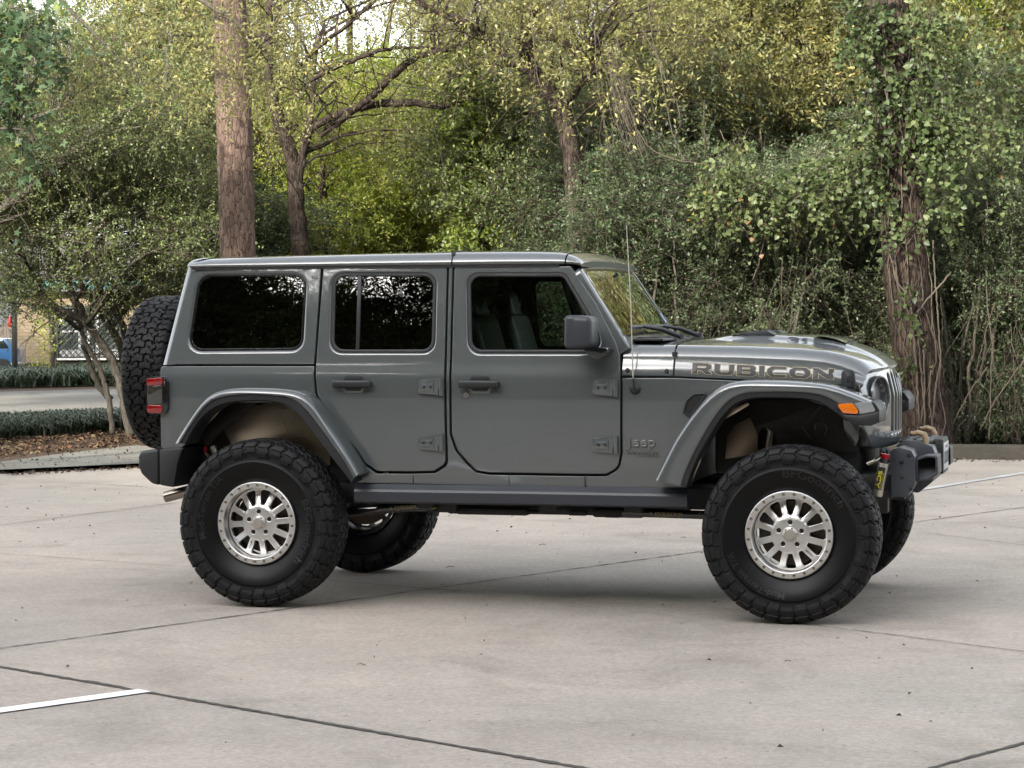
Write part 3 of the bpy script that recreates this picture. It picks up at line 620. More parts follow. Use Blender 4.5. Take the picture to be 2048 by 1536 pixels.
# ------------------------------------------------------------------ star-leaved branch, top left
dS = 22.0; bS = D(-260, 960, dS); bS[2] = 0
st = [([bS]+pp([(-250, 500), (-240, 200), (-230, -100)], dS), [.16, .14, .13, .11]), (pp([(-240, 200), (-120, 130), (-20, 90), (60, 70), (110, 90)], dS), [.06, .045, .03, .02, .01]), (pp([(-240, 330), (-120, 240), (-20, 220), (40, 235)], dS), [.05, .035, .02, .01]), (pp([(-240, 30), (-120, 0), (-20, 10), (50, 20)], dS), [.05, .035, .02, .01])]
cl = [pc(px, py, dS+rng.uniform(-.3, .3), 34, 26, n, .35) for px, py, n in ((-10, 20, 22), (40, 10, 22), (85, 30, 16), (20, 60, 22), (70, 85, 18), (110, 100, 12), (-5, 105, 20), (45, 125, 16), (10, 160, 14), (5, 200, 12), (45, 205, 12), (25, 245, 12), (55, 262, 8), (0, 285, 8), (20, 320, 3), (5, 440, 2), (-50, 60, 14), (-60, 140, 14), (-40, 220, 12))]
tree('star_leaf_tree', 'broad star-shaped green leaves hanging in at the top left corner', 'tree', bS, st, cl, STAR, GREYB, per=5, tl=(.15, .35), up=-.3, droop=.4, leaf=(.085, .13), tone0=.5, tone_sd=.2, shape='star', flat=.55, limb_frac=.6)

# ------------------------------------------------------------------ thicket: evergreen shrubs, behind the car and on the right
def shrub_mesh(kind):
    h = 3.4; cl = []
    for k in range(26):
        z = rng.uniform(.45, h); rr = .62*(1-.35*abs(z/h-.55)*2); a = rng.uniform(0, 6.28); q = rr*rng.uniform(.15, 1)**.6
        cl.append((math.cos(a)*q, math.sin(a)*q, z, .36, .36, .24, rng.uniform(40, 66)))
    C, Dv, N, L, tn, wood = sprays(cl, per=13, tl=(.2, .5), leaf=(.032, .054), tone0=.52, tone_sd=.2, up=.05)
    cm = leaf_object('crown', C, Dv, N, L, .52, tn, YAUPON, wood=wood, woodm=TWIG, mesh_only=True)
    mb = MB()
    for k in range(6):
        a = rng.uniform(0, 6.28); e = np.array([math.cos(a)*.5, math.sin(a)*.5, rng.uniform(2.2, 3.2)]); b_ = np.array([math.cos(a)*.08, math.sin(a)*.08, 0]); trunk_path(mb, [b_, b_*2+np.array([rng.normal(0, .1), rng.normal(0, .1), 1.1]), e], [.028, .022, .007], 6, .012, 8)
    for k in range(16):
        c = cl[rng.integers(len(cl))]; a = np.array([c[0], c[1], c[2]]); b_ = a*np.array([.3, .3, 1])+np.array([0, 0, -.6]); trunk_path(mb, [b_, (a+b_)/2+rng.normal(0, .06, 3), a+rng.normal(0, .2, 3)], [.010, .008, .003], 5, .01, 5)
    me = bpy.data.meshes.new('stems'); me.from_pydata(mb.V, [], mb.F); me.materials.append(GREYB); me.polygons.foreach_set('use_smooth', np.ones(len(me.polygons), bool)); me.update()
    return cm, me
SH = [shrub_mesh(k) for k in range(4)]
def shrub(px, d, h, label, group, name='evergreen_shrub', wd_=1.0):
    b = D(px, 768, d); z0 = 0.0; root = thing(name, label, 'shrub', (b[0], b[1], z0), group)
    cm, sm_ = SH[rng.integers(4)]; s_ = h/3.4
    root.rotation_euler = (0, 0, rng.uniform(0, 6.28)); root.scale = (wd_*rng.uniform(.9, 1.2), wd_*rng.uniform(.9, 1.2), s_)
    link(bpy.data.objects.new('crown', cm), root); link(bpy.data.objects.new('stems', sm_), root); return root
i = 0
for px in np.linspace(1200, 2120, 11): shrub(px+rng.uniform(-18, 18), 28.3+rng.uniform(-.5, .9), rng.uniform(3.0, 3.7), 'dark small-leaved evergreen shrub in the thicket behind the hood and front bumper', 'thicket shrubs on the right', wd_=.98)
for px in np.linspace(1150, 2150, 10): shrub(px+rng.uniform(-30, 30), 30.6+rng.uniform(-.5, 1.0), rng.uniform(4.0, 5.0), 'taller evergreen shrub standing in the second row of the right-hand thicket', 'second row shrubs on the right', wd_=1.35)
for px in np.linspace(510, 1130, 8): shrub(px+rng.uniform(-18, 18), 30.4+rng.uniform(-.6, 1.2), rng.uniform(1.9, 2.75), 'dark evergreen shrub seen just over the car roof', 'shrubs over the roof line', wd_=1.2)
for px in (410, 460, 530): shrub(px+rng.uniform(-10, 10), 33+rng.uniform(-.6, 1.2), rng.uniform(3.3, 4.0), 'evergreen shrub behind the rear window between the leaning tree and the pine', 'shrubs by the rear window', wd_=1.2)

# taller understorey of mixed greens behind
def crown_mesh(matl, leaf, tone0, n=34, tw=(60, 100), asp=.5, R_=1.5, H_=3.2, tsd=.18, droop=.3):
    cl = []
    for k in range(n):
        v = unit(rng.normal(size=3)); q = rng.uniform(.25, 1)**.5; cl.append((v[0]*R_*q, v[1]*R_*q, H_/2+v[2]*H_/2*q, .55, .55, .36, rng.uniform(*tw)))
    C, Dv, N, L, tn, wood = sprays(cl, per=12, tl=(.3, .65), leaf=leaf, tone0=tone0, tone_sd=tsd, droop=droop)
    return leaf_object('crown', C, Dv, N, L, asp, tn, matl, wood=wood, woodm=TWIG, mesh_only=True), cl
CR = {'gold': [crown_mesh(GOLDL, (.055, .09), .50, 30, (26, 46), .42) for _ in range(2)], 'bright': [crown_mesh(BRIGHT, (.055, .09), .58, 34, (36, 60)) for _ in range(3)], 'olive': [crown_mesh(OLIVE, (.045, .07), .56, 36, (50, 80)) for _ in range(2)]}
def understory(px, py_c, d, kind, label, group, s_=1.0, sz=1.0):
    c = D(px, py_c, d); root = thing('woodland_tree', label, 'tree', (c[0], c[1], 0), group)
    cm, cl = CR[kind][rng.integers(len(CR[kind]))]; zc = c[2]-1.6*s_*sz
    o = link(bpy.data.objects.new('crown', cm), root); o.location = (0, 0, zc); o.scale = (s_, s_, s_*sz); o.rotation_euler = (0, 0, rng.uniform(0, 6.28))
    mb = MB(); Q = trunk_path(mb, [np.zeros(3), np.array([rng.normal(0, .15), rng.normal(0, .15), max(.5, zc*.5)]), np.array([rng.normal(0, .2), rng.normal(0, .2), max(1, zc+1.2*s_)]), np.array([rng.normal(0, .3), rng.normal(0, .3), zc+2.6*s_*sz])], [.09, .08, .06, .02], 8, .01)
    limbs_to(mb, Q, [(q[0]*s_, q[1]*s_, q[2]*s_*sz+zc) for q in cl[:14]], .025); mb.build('trunk', [DARKB], root, sharp=0)
    return root
for px, py in ((300, 60), (-40, 120), (340, 140), (400, 150), (280, 200)): understory(px, py, 35+rng.uniform(-1, 2), 'gold', 'golden-leaved tree behind the leaning trees on the left', 'golden trees on the left', 1.0)
for px, py in ((-70, 250), (330, 240), (390, 290), (-90, 300), (450, 330)): understory(px, py, 37+rng.uniform(-1, 2), 'olive', 'olive-green tree in the woods left of the straight pine', 'olive trees on the left', 1.1)
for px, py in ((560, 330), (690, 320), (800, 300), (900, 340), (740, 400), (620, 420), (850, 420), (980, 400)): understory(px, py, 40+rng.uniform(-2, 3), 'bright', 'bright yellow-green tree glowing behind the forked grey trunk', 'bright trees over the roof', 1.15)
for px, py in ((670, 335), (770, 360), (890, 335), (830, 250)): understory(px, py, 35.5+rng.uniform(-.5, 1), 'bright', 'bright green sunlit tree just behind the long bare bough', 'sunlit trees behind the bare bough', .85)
for px, py in ((520, 40), (980, -10)): understory(px, py, 37+rng.uniform(-2, 3), 'gold', 'golden tree high up behind the forked grey trunk', 'golden trees over the roof', 1.0)
for px, py in ((1040, 300), (1210, 320), (1100, 420), (1240, 200), (1290, 400)): understory(px, py, 33.5+rng.uniform(-1, 1.5), 'olive', 'olive-green tree behind the crooked dark trunk', 'olive trees over the roof', 1.0)
for px, py in ((1330, 40), (1560, 10), (1640, 110), (1480, 140)): understory(px, py, 32+rng.uniform(-1.5, 2), 'gold', 'yellow and gold tree leaning over the thicket left of the vine-hung pine', 'golden trees above the hood', 1.0)
for px, py in ((1380, 220), (1490, 290), (1600, 250), (1690, 230), (1420, 350), (1320, 330), (1440, 60), (1700, 20)): understory(px, py, 33+rng.uniform(-1, 2), 'olive', 'grey-green tree above the thicket left of the vine-hung pine', 'olive trees above the hood', 1.0)
for px, py in ((1930, 30), (2030, 60), (1990, 160), (2080, 250), (1930, 200)): understory(px, py, 36+rng.uniform(-1, 2), 'bright', 'light green tree right of the vine-hung pine', 'light green trees on the right', 1.1)
for px, py in ((1920, 300), (2000, 330), (2070, 400)): understory(px, py, 31.5+rng.uniform(-.5, 1), 'olive', 'olive tree low at the right edge beyond the vine-hung pine', 'olive trees on the right', .9)

for px, py in ((700, -260), (860, -230), (1010, -260), (1160, -240), (1310, -260), (1460, -230), (1610, -260), (1760, -240), (1900, -260)): understory(px, py, 50+rng.uniform(-1.5, 3), 'gold', 'tall golden tree whose crown stands above the picture behind the thicket', 'tall golden trees', 1.8)
for px, py in ((900, -520), (1080, -480), (1260, -540), (1440, -480), (1620, -520), (1800, -500), (1960, -520)): understory(px, py, 54+rng.uniform(-1.5, 3), 'gold', 'tall golden tree whose crown stands above the picture behind the thicket', 'tall golden trees', 2.8)
for px, py, k_ in ((2180, 60, 'olive'), (2300, 0, 'gold'), (2420, 80, 'olive'), (2540, -60, 'gold'), (2700, 20, 'olive'), (2850, -60, 'gold'), (3000, 40, 'olive'), (2250, -320, 'gold'), (2450, -300, 'gold'), (2650, -340, 'gold'), (2850, -320, 'gold')): understory(px, py, 33+rng.uniform(-1.5, 3), k_, 'tree in the woods just beyond the right edge of the view', 'trees beyond the right edge', 1.4)
for px in np.linspace(2200, 3000, 8): shrub(px, 29+rng.uniform(-.5, .9), rng.uniform(3.0, 3.9), 'evergreen shrub in the thicket just beyond the right edge of the view', 'thicket shrubs beyond the right edge', wd_=1.3)
# vine curtain across the top of the thicket
bC = D(1600, 900, 27.4); bC[2] = 0
vcur = thing('climbing_vine', 'curtain of heart-leaved vine draped over the thicket left of the vine-hung pine', 'vine', tuple(bC))
vc = []
for k in range(44):
    u_ = rng.random(); px = 1400+u_*380; py = 395-35*math.sin(u_*2.6)+rng.normal(0, 22); vc.append(pc(px, py, 27.3+rng.uniform(-.3, .5), 30, 20, int(rng.uniform(8, 16)), .25))
for px, py in ((1460, 330), (1475, 300), (1500, 380), (1690, 320), (1700, 350), (1640, 400), (1540, 430), (1480, 440), (1430, 360)): vc.append(pc(px, py, 27.2, 22, 34, 14, .2))
C, Dv, N, L, tn, wood = sprays([tuple(np.array(c)-np.array([*bC, 0, 0, 0, 0])) for c in vc], per=7, tl=(.15, .45), up=-.3, droop=.6, leaf=(.04, .066), tone0=.50, tone_sd=.17, flat=.35, shell=0)
leaf_object('leaves', C, Dv, N, L, 1, tn, VINEL, shape='heart', parent=vcur, wood=wood, woodm=VINE)
mb = MB()
for L_ in ([(1400, 420), (1480, 395), (1560, 400), (1660, 385), (1760, 370)], [(1600, 880), (1605, 640), (1590, 420)][:0] or [(1590, 470), (1588, 440), (1585, 420)], [(1430, 500), (1440, 430), (1470, 330), (1440, 260)], [(1505, 560), (1520, 520), (1545, 400)]): vpath(L_, 27.4, .006, mb, bC)
mb.build('vine_stem', [VINE], vcur, sharp=0)
bC2 = D(2000, 900, 27.0); bC2[2] = 0
vr = thing('climbing_vine', 'hanging vine with dark green and brown leaves at the right edge', 'vine', tuple(bC2)); vc = []
for k in range(26): vc.append(pc(rng.uniform(1900, 2080), rng.uniform(40, 480), 27.5+rng.uniform(-.4, 1.2), 36, 34, int(rng.uniform(5, 12)), .3))
C, Dv, N, L, tn, wood = sprays([tuple(np.array(c)-np.array([*bC2, 0, 0, 0, 0])) for c in vc], per=7, tl=(.15, .5), up=-.4, droop=.6, leaf=(.04, .066), tone0=.46, tone_sd=.19, flat=.3, shell=0)
leaf_object('leaves', C, Dv, N, L, 1, tn, VINEL, shape='heart', parent=vr, wood=wood, woodm=VINE); mb = MB()
for L_ in ([(1978, 880), (1982, 760), (1985, 690), (1974, 610), (1972, 540)], [(1960, 860), (1990, 800), (2048, 720)], [(1900, 860), (1935, 790), (1975, 735)]): vpath(L_, 27.2, .009, mb, bC2)
mb.build('vine_stem', [VINE], vr, sharp=0)
# dry hanging stems
dv = thing('dead_vine_tangle', 'tangle of dry pale vine stems hanging above the windshield', 'vine', tuple(D(1270, 330, 27.5))); o_ = D(1270, 330, 27.5); mb = MB()
for k in range(46):
    a = rng.normal(0, 1); x0 = 1195+a*16; x1 = 1275+a*22+rng.normal(0, 9); y0 = rng.uniform(60, 240); y1 = rng.uniform(250, 345)
    x0 = 1190+(y0+30)*.22+a*14; vpath([(x0, y0), ((x0+x1)/2+rng.normal(0, 9), (y0+y1)/2), (x1, y1)], 27.5+rng.normal(0, .15), rng.uniform(.002, .0045), mb, o_)
for L_ in ([(1293, -20), (1305, 80), (1330, 160), (1358, 210), (1360, 255)], [(1285, 60), (1318, 120), (1335, 220), (1345, 270), (1370, 325)], [(1275, 260), (1300, 300), (1350, 320), (1420, 330)], [(1060, -10), (1065, 60), (1075, 160), (1082, 180)]): vpath(L_, 27.3, .006, mb, o_)
mb.build('vine_stem', [VINE], dv, sharp=0)
DEADST = mat('dead_stem', (.055, .043, .031), rough=.9, noise=.4, ns=5)
# thin stems and dead sticks in the shaded thicket
for k, (lab, x0, x1, y0, y1, n) in enumerate((('bare brown sticks and stems under the vines right of the vine-hung pine', 1880, 2080, 520, 880, 70), ('thin dead stems in the shade of the thicket behind the hood', 1380, 1790, 500, 760, 34))):
    o_ = D((x0+x1)/2, 880, 27.2); o_[2] = 0; t_ = thing('dead_brushwood', lab, 'brushwood', tuple(o_)); mb = MB()
    for j in range(n):
        xa = rng.uniform(x0, x1); ya = rng.uniform(y0, y1); le = rng.uniform(60, 220); an = rng.normal(0, .35); xb = xa+math.sin(an)*le; yb = min(884, ya+math.cos(an)*le)
        vpath([(xa, ya), ((xa+xb)/2+rng.normal(0, 6), (ya+yb)/2), (xb, yb)], 27.3+rng.uniform(-.5, 1.2), rng.uniform(.002, .006), mb, o_)
    mb.build('brush', [DEADST], t_, sharp=0)

# ------------------------------------------------------------------ far wood closing the view, and the woods behind the viewer
def mass(name, boxes, n, leaf, matl, tone0, label, cat, tsd=.2, asp=.6):
    Cs = []
    for (x0, x1, y0, y1, z0, z1, f) in boxes:
        m_ = int(n*f); cc = np.stack([rng.uniform(x0, x1, m_//60+1), rng.uniform(y0, y1, m_//60+1), z0+(z1-z0)*rng.random(m_//60+1)**1.15], 1)
        Cs.append((cc[rng.integers(len(cc), size=m_)]+rng.normal(0, 1, (m_, 3))*np.array([.8, .8, .55])))
    C = np.vstack(Cs); n = len(C); tone = np.clip(tone0+rng.normal(0, tsd, n), 0, 1); N = unit(np.array([0, -.5, .5])+rng.normal(size=(n, 3))*.6); Dv = rng.normal(size=(n, 3)); Dv[:, 2] *= .4
    return leaf_object(name, C, Dv, N, rng.uniform(leaf*.6, leaf*1.2, n), asp, tone, matl, kind='stuff', label=label, category=cat)
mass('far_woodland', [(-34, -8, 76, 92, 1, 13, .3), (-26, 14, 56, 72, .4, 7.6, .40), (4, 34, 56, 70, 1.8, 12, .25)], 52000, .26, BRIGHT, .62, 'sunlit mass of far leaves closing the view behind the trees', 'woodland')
# woods on the far side of the lot, behind the viewer: they are what the glass and paint reflect
pts_ = []; rw = np.random.default_rng(12)
for k in range(680):
    x = rw.uniform(-75, 50); z = rw.choice([-.3, 2.6, 5.5, 8.5, 11.5, 15.5, 19.0, 22.5, 26.0], p=[.16, .10, .09, .135, .135, .14, .11, .08, .05]); pts_.append((x, rw.uniform(-47, -37)-.1*z, z+rw.normal(0, .8)))
for k in range(26): pts_.append((rw.uniform(40, 48), rw.uniform(-36, 8), rw.uniform(-.3, 11)))
me = bpy.data.meshes.new('woodland'); me.from_pydata(pts_, [], []); wv = link(bpy.data.objects.new('woodland', me), kind='stuff', label='leafy woods on the far side of the parking lot behind the viewer', category='woodland')
ng = bpy.data.node_groups.new('crowns_on_points', 'GeometryNodeTree'); ng.interface.new_socket('Geometry', in_out='INPUT', socket_type='NodeSocketGeometry'); ng.interface.new_socket('Geometry', in_out='OUTPUT', socket_type='NodeSocketGeometry')
gi = ng.nodes.new('NodeGroupInput'); go = ng.nodes.new('NodeGroupOutput'); ip = ng.nodes.new('GeometryNodeInstanceOnPoints'); oi = ng.nodes.new('GeometryNodeObjectInfo'); oi.inputs['As Instance'].default_value = True; oi.transform_space = 'ORIGINAL'
src = [o for o in bpy.data.objects if o.data is CR['olive'][0][0]][0]; oi.inputs['Object'].default_value = src
rv = ng.nodes.new('FunctionNodeRandomValue'); rv.data_type = 'FLOAT_VECTOR'; rv.inputs[0].default_value = (-.15, -.15, 0); rv.inputs[1].default_value = (.15, .15, 6.28)
rs2 = ng.nodes.new('FunctionNodeRandomValue'); rs2.data_type = 'FLOAT_VECTOR'; rs2.inputs[0].default_value = (1.7, 1.7, 1.2); rs2.inputs[1].default_value = (2.6, 2.6, 2.0); rs2.inputs['Seed'].default_value = 3
mp_ = ng.nodes.new('GeometryNodeMeshToPoints')
ng.links.new(gi.outputs[0], mp_.inputs[0]); ng.links.new(mp_.outputs[0], ip.inputs['Points']); ng.links.new(oi.outputs['Geometry'], ip.inputs['Instance']); ng.links.new(rv.outputs[0], ip.inputs['Rotation']); ng.links.new(rs2.outputs[0], ip.inputs['Scale']); ng.links.new(ip.outputs[0], go.inputs[0])
md = wv.modifiers.new('crowns', 'NODES'); md.node_group = ng
for k in range(16):
    x = rng.uniform(-45, 40); y = rng.uniform(-36, -32); t_ = thing('tall_tree', 'tall bare-stemmed tree at the edge of the woods behind the viewer', 'tree', (x, y, 0), 'tall trees behind the viewer'); mb = MB(); lean = rng.normal(0, .8)
    trunk_path(mb, [(0, 0, 0), (lean*.4, 0, 4), (lean, 0, 9)], [.22, .18, .12], 8, .03); mb.build('trunk', [GREYB], t_, sharp=0)
for k in range(26):
    c = D(rng.uniform(420, 1500), 768, rng.uniform(40, 54)); t_ = thing('slender_tree', 'thin pale bare-stemmed tree deep in the woods', 'tree', (c[0], c[1], 0), 'slender trees deep in the woods'); mb = MB(); lean = rng.normal(0, .5); r_ = rng.uniform(.05, .12)
    trunk_path(mb, [(0, 0, 0), (lean*.4, rng.normal(0, .2), 3.5), (lean, 0, 8.5)], [r_, r_*.85, r_*.5], 8, .02); mb.build('trunk', [GREYB if k % 3 else PINE], t_, sharp=0)

# ------------------------------------------------------------------ strap-leaf borders, grass, litter
def blades(name, label, cat, pts, n_per, h, wd_, m_, tone0=.45, spread=.22):
    P_ = np.repeat(np.array(pts), n_per, 0); n = len(P_); P_ = P_+np.stack([rng.normal(0, .07, n), rng.normal(0, .07, n), np.zeros(n)], 1)
    a = rng.uniform(0, 2*math.pi, n); hd = np.stack([np.cos(a), np.sin(a), np.zeros(n)], 1); hh = rng.uniform(.6, 1.15, n)*h; out_ = rng.uniform(.3, 1.2, n)*spread
    sd_ = np.stack([-np.sin(a), np.cos(a), np.zeros(n)], 1)*(wd_/2)
    p1 = P_+hd*(out_*.35)[:, None]+np.array([0, 0, 1])*(hh*.65)[:, None]; p2 = P_+hd*(out_*.8)[:, None]+np.array([0, 0, 1])*(hh*.95)[:, None]; p3 = P_+hd*(out_*1.5)[:, None]+np.array([0, 0, 1])*(hh*rng.uniform(.5, .95, n))[:, None]
    V = np.stack([P_-sd_, P_+sd_, p1+sd_, p1-sd_, p2+sd_*.8, p2-sd_*.8, p3], 1).reshape(-1, 3); b = np.arange(n)*7
    q = np.stack([b, b+1, b+2, b+3, b+3, b+2, b+4, b+5], 1).reshape(-1, 4); tr = np.stack([b+5, b+4, b+6], 1)
    me = bpy.data.meshes.new(name); loops = np.concatenate([q.reshape(-1), tr.reshape(-1)]); sizes = np.concatenate([np.full(len(q), 4), np.full(n, 3)])
    me.vertices.add(len(V)); me.vertices.foreach_set('co', V.astype(np.float32).reshape(-1)); me.loops.add(len(loops)); me.loops.foreach_set('vertex_index', loops.astype(np.int32)); me.polygons.add(len(sizes))
    me.polygons.foreach_set('loop_start', np.concatenate([[0], np.cumsum(sizes)[:-1]]).astype(np.int32)); me.polygons.foreach_set('loop_total', sizes.astype(np.int32)); me.materials.append(m_)
    tn = np.clip(tone0+rng.normal(0, .2, n), 0, 1); at = me.attributes.new('tone', 'FLOAT', 'FACE'); at.data.foreach_set('value', np.concatenate([np.repeat(tn, 2), tn]).astype(np.float32)); me.update(calc_edges=True)
    return link(bpy.data.objects.new(name, me), kind='stuff', label=label, category=cat)
def between(a0, a1, b0, b1, n):
    a0, a1, b0, b1 = [np.array([*gp(*p), 0.0]) for p in (a0, a1, b0, b1)]; u_ = rng.random(n)[:, None]; v_ = rng.random(n)[:, None]; return (a0+(a1-a0)*u_)*(1-v_)+(b0+(b1-b0)*u_)*v_
blades('border_grass', 'strip of dark strap-leaved border grass in front of the pale road', 'grass', between((-120, 892), (300, 858), (-120, 868), (300, 848), 900), 16, .27, .016, GRASSM, .46, .26)
blades('border_grass', 'dark tufted planting at the foot of the brick building', 'grass', between((-120, 778), (330, 768), (-120, 752), (330, 748), 900), 12, .40, .04, GRASSM, .52, .38)
blades('verge_grass', 'short grass and weeds along the kerb right of the front bumper', 'grass', between((1000, 902), (2120, 892), (1000, 884), (2120, 876), 1300), 9, .16, .010, GRASSM, .62)
def litter(name, label, pts, size, cols, z=.006):
    n = len(pts); C = np.array(pts); C[:, 2] = z+rng.uniform(0, .01, n); Dv = rng.normal(size=(n, 3)); Dv[:, 2] *= .25; N = unit(np.array([0, 0, 1.0])+rng.normal(size=(n, 3))*.45)
    return leaf_object(name, C, Dv, N, rng.uniform(size*.5, size*1.4, n), .55, rng.random(n), cols, fold=.25, kind='stuff', label=label, category='fallen leaves')
DRY = leaf_mat('dry_leaf', [(0, (.025, .016, .010)), (.4, (.07, .040, .022)), (.7, (.15, .09, .05)), (.92, (.28, .21, .11)), (1, (.28, .06, .03))], trans=.1, rough=.7)
litter('leaf_litter', 'scattered small dry leaves on the concrete', np.vstack([between((-50, 1000), (2100, 1000), (0, 1520), (2048, 1520), 85), between((-50, 975), (2100, 950), (-50, 1080), (2100, 1080), 170)]), .024, DRY)
litter('leaf_litter', 'line of dry leaves gathered against the pale apron and kerb', np.vstack([between((-50, 957), (280, 939), (-50, 950), (280, 935), 200), between((1890, 924), (2100, 927), (1890, 919), (2100, 921), 70)]), .045, DRY)
litter('leaf_litter', 'brown fallen leaves covering the mulch bed', between((-80, 929), (290, 892), (-80, 884), (290, 850), 2600), .06, DRY, z=.03)
litter('leaf_litter', 'dry leaves scattered on the pale apron', between((-80, 946), (290, 930), (-80, 931), (290, 897), 130), .04, DRY, z=.042)
litter('leaf_litter', 'brown leaf litter on the woodland floor beyond the kerb', between((1000, 905), (2200, 893), (1000, 830), (2200, 820), 3000), .07, DRY, z=.01)
mb = MB()
for k in range(14):
    p = between((0, 1020), (2048, 1000), (0, 1520), (2048, 1520), 1)[0]; a = rng.uniform(0, 3.14); l_ = rng.uniform(.02, .07); mb.tube([(p[0], p[1], .006), (p[0]+math.cos(a)*l_*.5, p[1]+math.sin(a)*l_*.5+.004, .010), (p[0]+math.cos(a)*l_, p[1]+math.sin(a)*l_, .006)], .0022, 4)
mb.build('twig_litter', [TWIG], None, kind='stuff', label='thin fallen twigs lying about on the concrete', category='twigs')

# ------------------------------------------------------------------ brick building far left
dB = 63.0
def brickmat():
    M = bpy.data.materials.new('tan_brick'); M.use_nodes = True; t = M.node_tree; b = t.nodes['Principled BSDF']; b.inputs['Roughness'].default_value = .9
    tc = t.nodes.new('ShaderNodeTexCoord'); mp = t.nodes.new('ShaderNodeMapping'); mp.inputs['Rotation'].default_value = (R(90), 0, 0); br = t.nodes.new('ShaderNodeTexBrick')
    br.inputs['Color1'].default_value = (.22, .17, .108, 1); br.inputs['Color2'].default_value = (.18, .138, .088, 1); br.inputs['Mortar'].default_value = (.14, .112, .078, 1); br.inputs['Scale'].default_value = 1; br.inputs['Brick Width'].default_value = .30; br.inputs['Row Height'].default_value = .095; br.inputs['Mortar Size'].default_value = .012
    t.links.new(tc.outputs['Object'], mp.inputs[0]); t.links.new(mp.outputs[0], br.inputs['Vector']); t.links.new(br.outputs[0], b.inputs['Base Color']); return M
BRICK = brickmat(); bo = D(35, 768, dB); bo[2] = 0; bd_ = thing('brick_building', 'tan brick building with a lattice window and teal fascia beyond the road', 'building', tuple(bo)); bd_.rotation_euler = (0, 0, -YAW)
s_ = dB/FPX; X = lambda px: (px-35)*s_; Zb = lambda py: CAM[2]+(633-py)*s_
mb = MB(); wx = [X(35), X(115), X(242), X(620)]
mb.box(((wx[0]+wx[1])/2, .2, Zb(585)/2), (wx[1]-wx[0], .3, Zb(585)), .0); mb.box(((wx[2]+wx[3])/2, .2, Zb(585)/2), (wx[3]-wx[2], .3, Zb(585)), .0)
mb.box(((wx[1]+wx[2])/2, .2, Zb(716)/2), (wx[2]-wx[1], .3, Zb(716)), 0); mb.box(((wx[1]+wx[2])/2, .2, (Zb(608)+Zb(585))/2), (wx[2]-wx[1], .3, Zb(585)-Zb(608)), 0); mb.box((X(320), 3, 1.2), (X(620)-X(20), .2, 2.4), 0)
mb.build('wall', [BRICK], bd_, sharp=0, smooth=False)
mb = MB(); mb.box(((wx[0]+wx[3])/2, -.02, Zb(733)/2-.0), (wx[3]-wx[0], .10, Zb(733)), 0); mb.build('plinth', [mat('brown_plinth', (.10, .07, .05), rough=.8, noise=.2, ns=3)], bd_)
mb = MB(); mb.box(((wx[0]+wx[3])/2, -.15, Zb(566)), (wx[3]-wx[0]+.8, .5, .26), .01); mb.build('fascia', [mat('teal_metal', (.06, .20, .195), rough=.5)], bd_)
mb = MB(); rp = [(X(0), -.5, Zb(555)), (X(640), -.5, Zb(555)), (X(640), 4, Zb(470)), (X(0), 4, Zb(470))]; mb.add(rp+[(p[0], p[1], p[2]+.12) for p in rp], [(3, 2, 1, 0), (4, 5, 6, 7), (0, 1, 5, 4), (1, 2, 6, 5), (2, 3, 7, 6), (3, 0, 4, 7)]); mb.build('roof', [mat('brown_roof', (.085, .080, .072), rough=.6, noise=.15, ns=2)], bd_, smooth=False)
mb = MB(); mb.box(((wx[1]+wx[2])/2, .06, (Zb(608)+Zb(714))/2), (wx[2]-wx[1], .03, Zb(608)-Zb(714)), 0); wn_ = mb.build('window', [mat('dark_window', (.05, .065, .06), rough=.1, coat=1)], bd_)
mb = MB(); mb.box(((wx[1]+wx[2])/2, -.03, Zb(715)), (wx[2]-wx[1]+.1, .16, .05), .005); mb.build('sill', [mat('white_trim', (.5, .5, .48), rough=.5)], wn_)
mb = MB()
for px, y0_, y1_ in ((124, 640, 625), (160, 700, 660), (195, 700, 625), (178, 712, 655)): mb.box((X(px), .03, (Zb(y0_)+Zb(y1_))/2), (.08, .02, abs(Zb(y0_)-Zb(y1_))), 0)
mb.box(((wx[1]+wx[2])/2, .035, Zb(703)), (wx[2]-wx[1]-.1, .02, .19), 0); mb.box((X(142), .034, Zb(660)), (.6, .02, .06), 0); mb.build('white_joinery', [mat('white_frames', (.45, .45, .44), rough=.5)], wn_)
mb = MB(); lw, lh = wx[2]-wx[1], Zb(612)-Zb(712); z0 = Zb(712); st_ = .17
for sgn in (1, -1):
    for k in range(-12, 26):
        # clip the diagonal x = k*st + sgn*t to the opening
        xs_ = []
        for t_ in np.linspace(0, lh, 40):
            x = k*st_+sgn*t_
            if 0 <= x <= lw: xs_.append((x, t_))
        if len(xs_) > 1:
            a, b_ = xs_[0], xs_[-1]; y = -.02 if sgn > 0 else -.045; mb.tube([(wx[1]+a[0], y, z0+a[1]), (wx[1]+b_[0], y, z0+b_[1])], .014, 4)
for x in (0, lw): mb.box((wx[1]+x, -.03, z0+lh/2), (.05, .07, lh), 0)
for z in (0, lh): mb.box((wx[1]+lw/2, -.035, z0+z), (lw, .07, .05), 0)
mb.build('lattice', [mat('dark_lattice', (.03, .035, .03), rough=.5)], wn_)
po = D(30, 768, 58); po[2] = 0; ps = thing('black_post', 'slim black post with a small red box at the far left', 'post', tuple(po)); mb = MB(); mb.box((0, 0, 1.25), (.11, .11, 2.5), .01); mb.build('pole', [mat('black_enamel', (.012, .012, .013), rough=.4)], ps); mb = MB(); mb.box((-.10, -.04, 1.55), (.07, .10, .28), .01); mb.build('alarm_box', [mat('red_enamel', (.5, .03, .04), rough=.4)], ps)
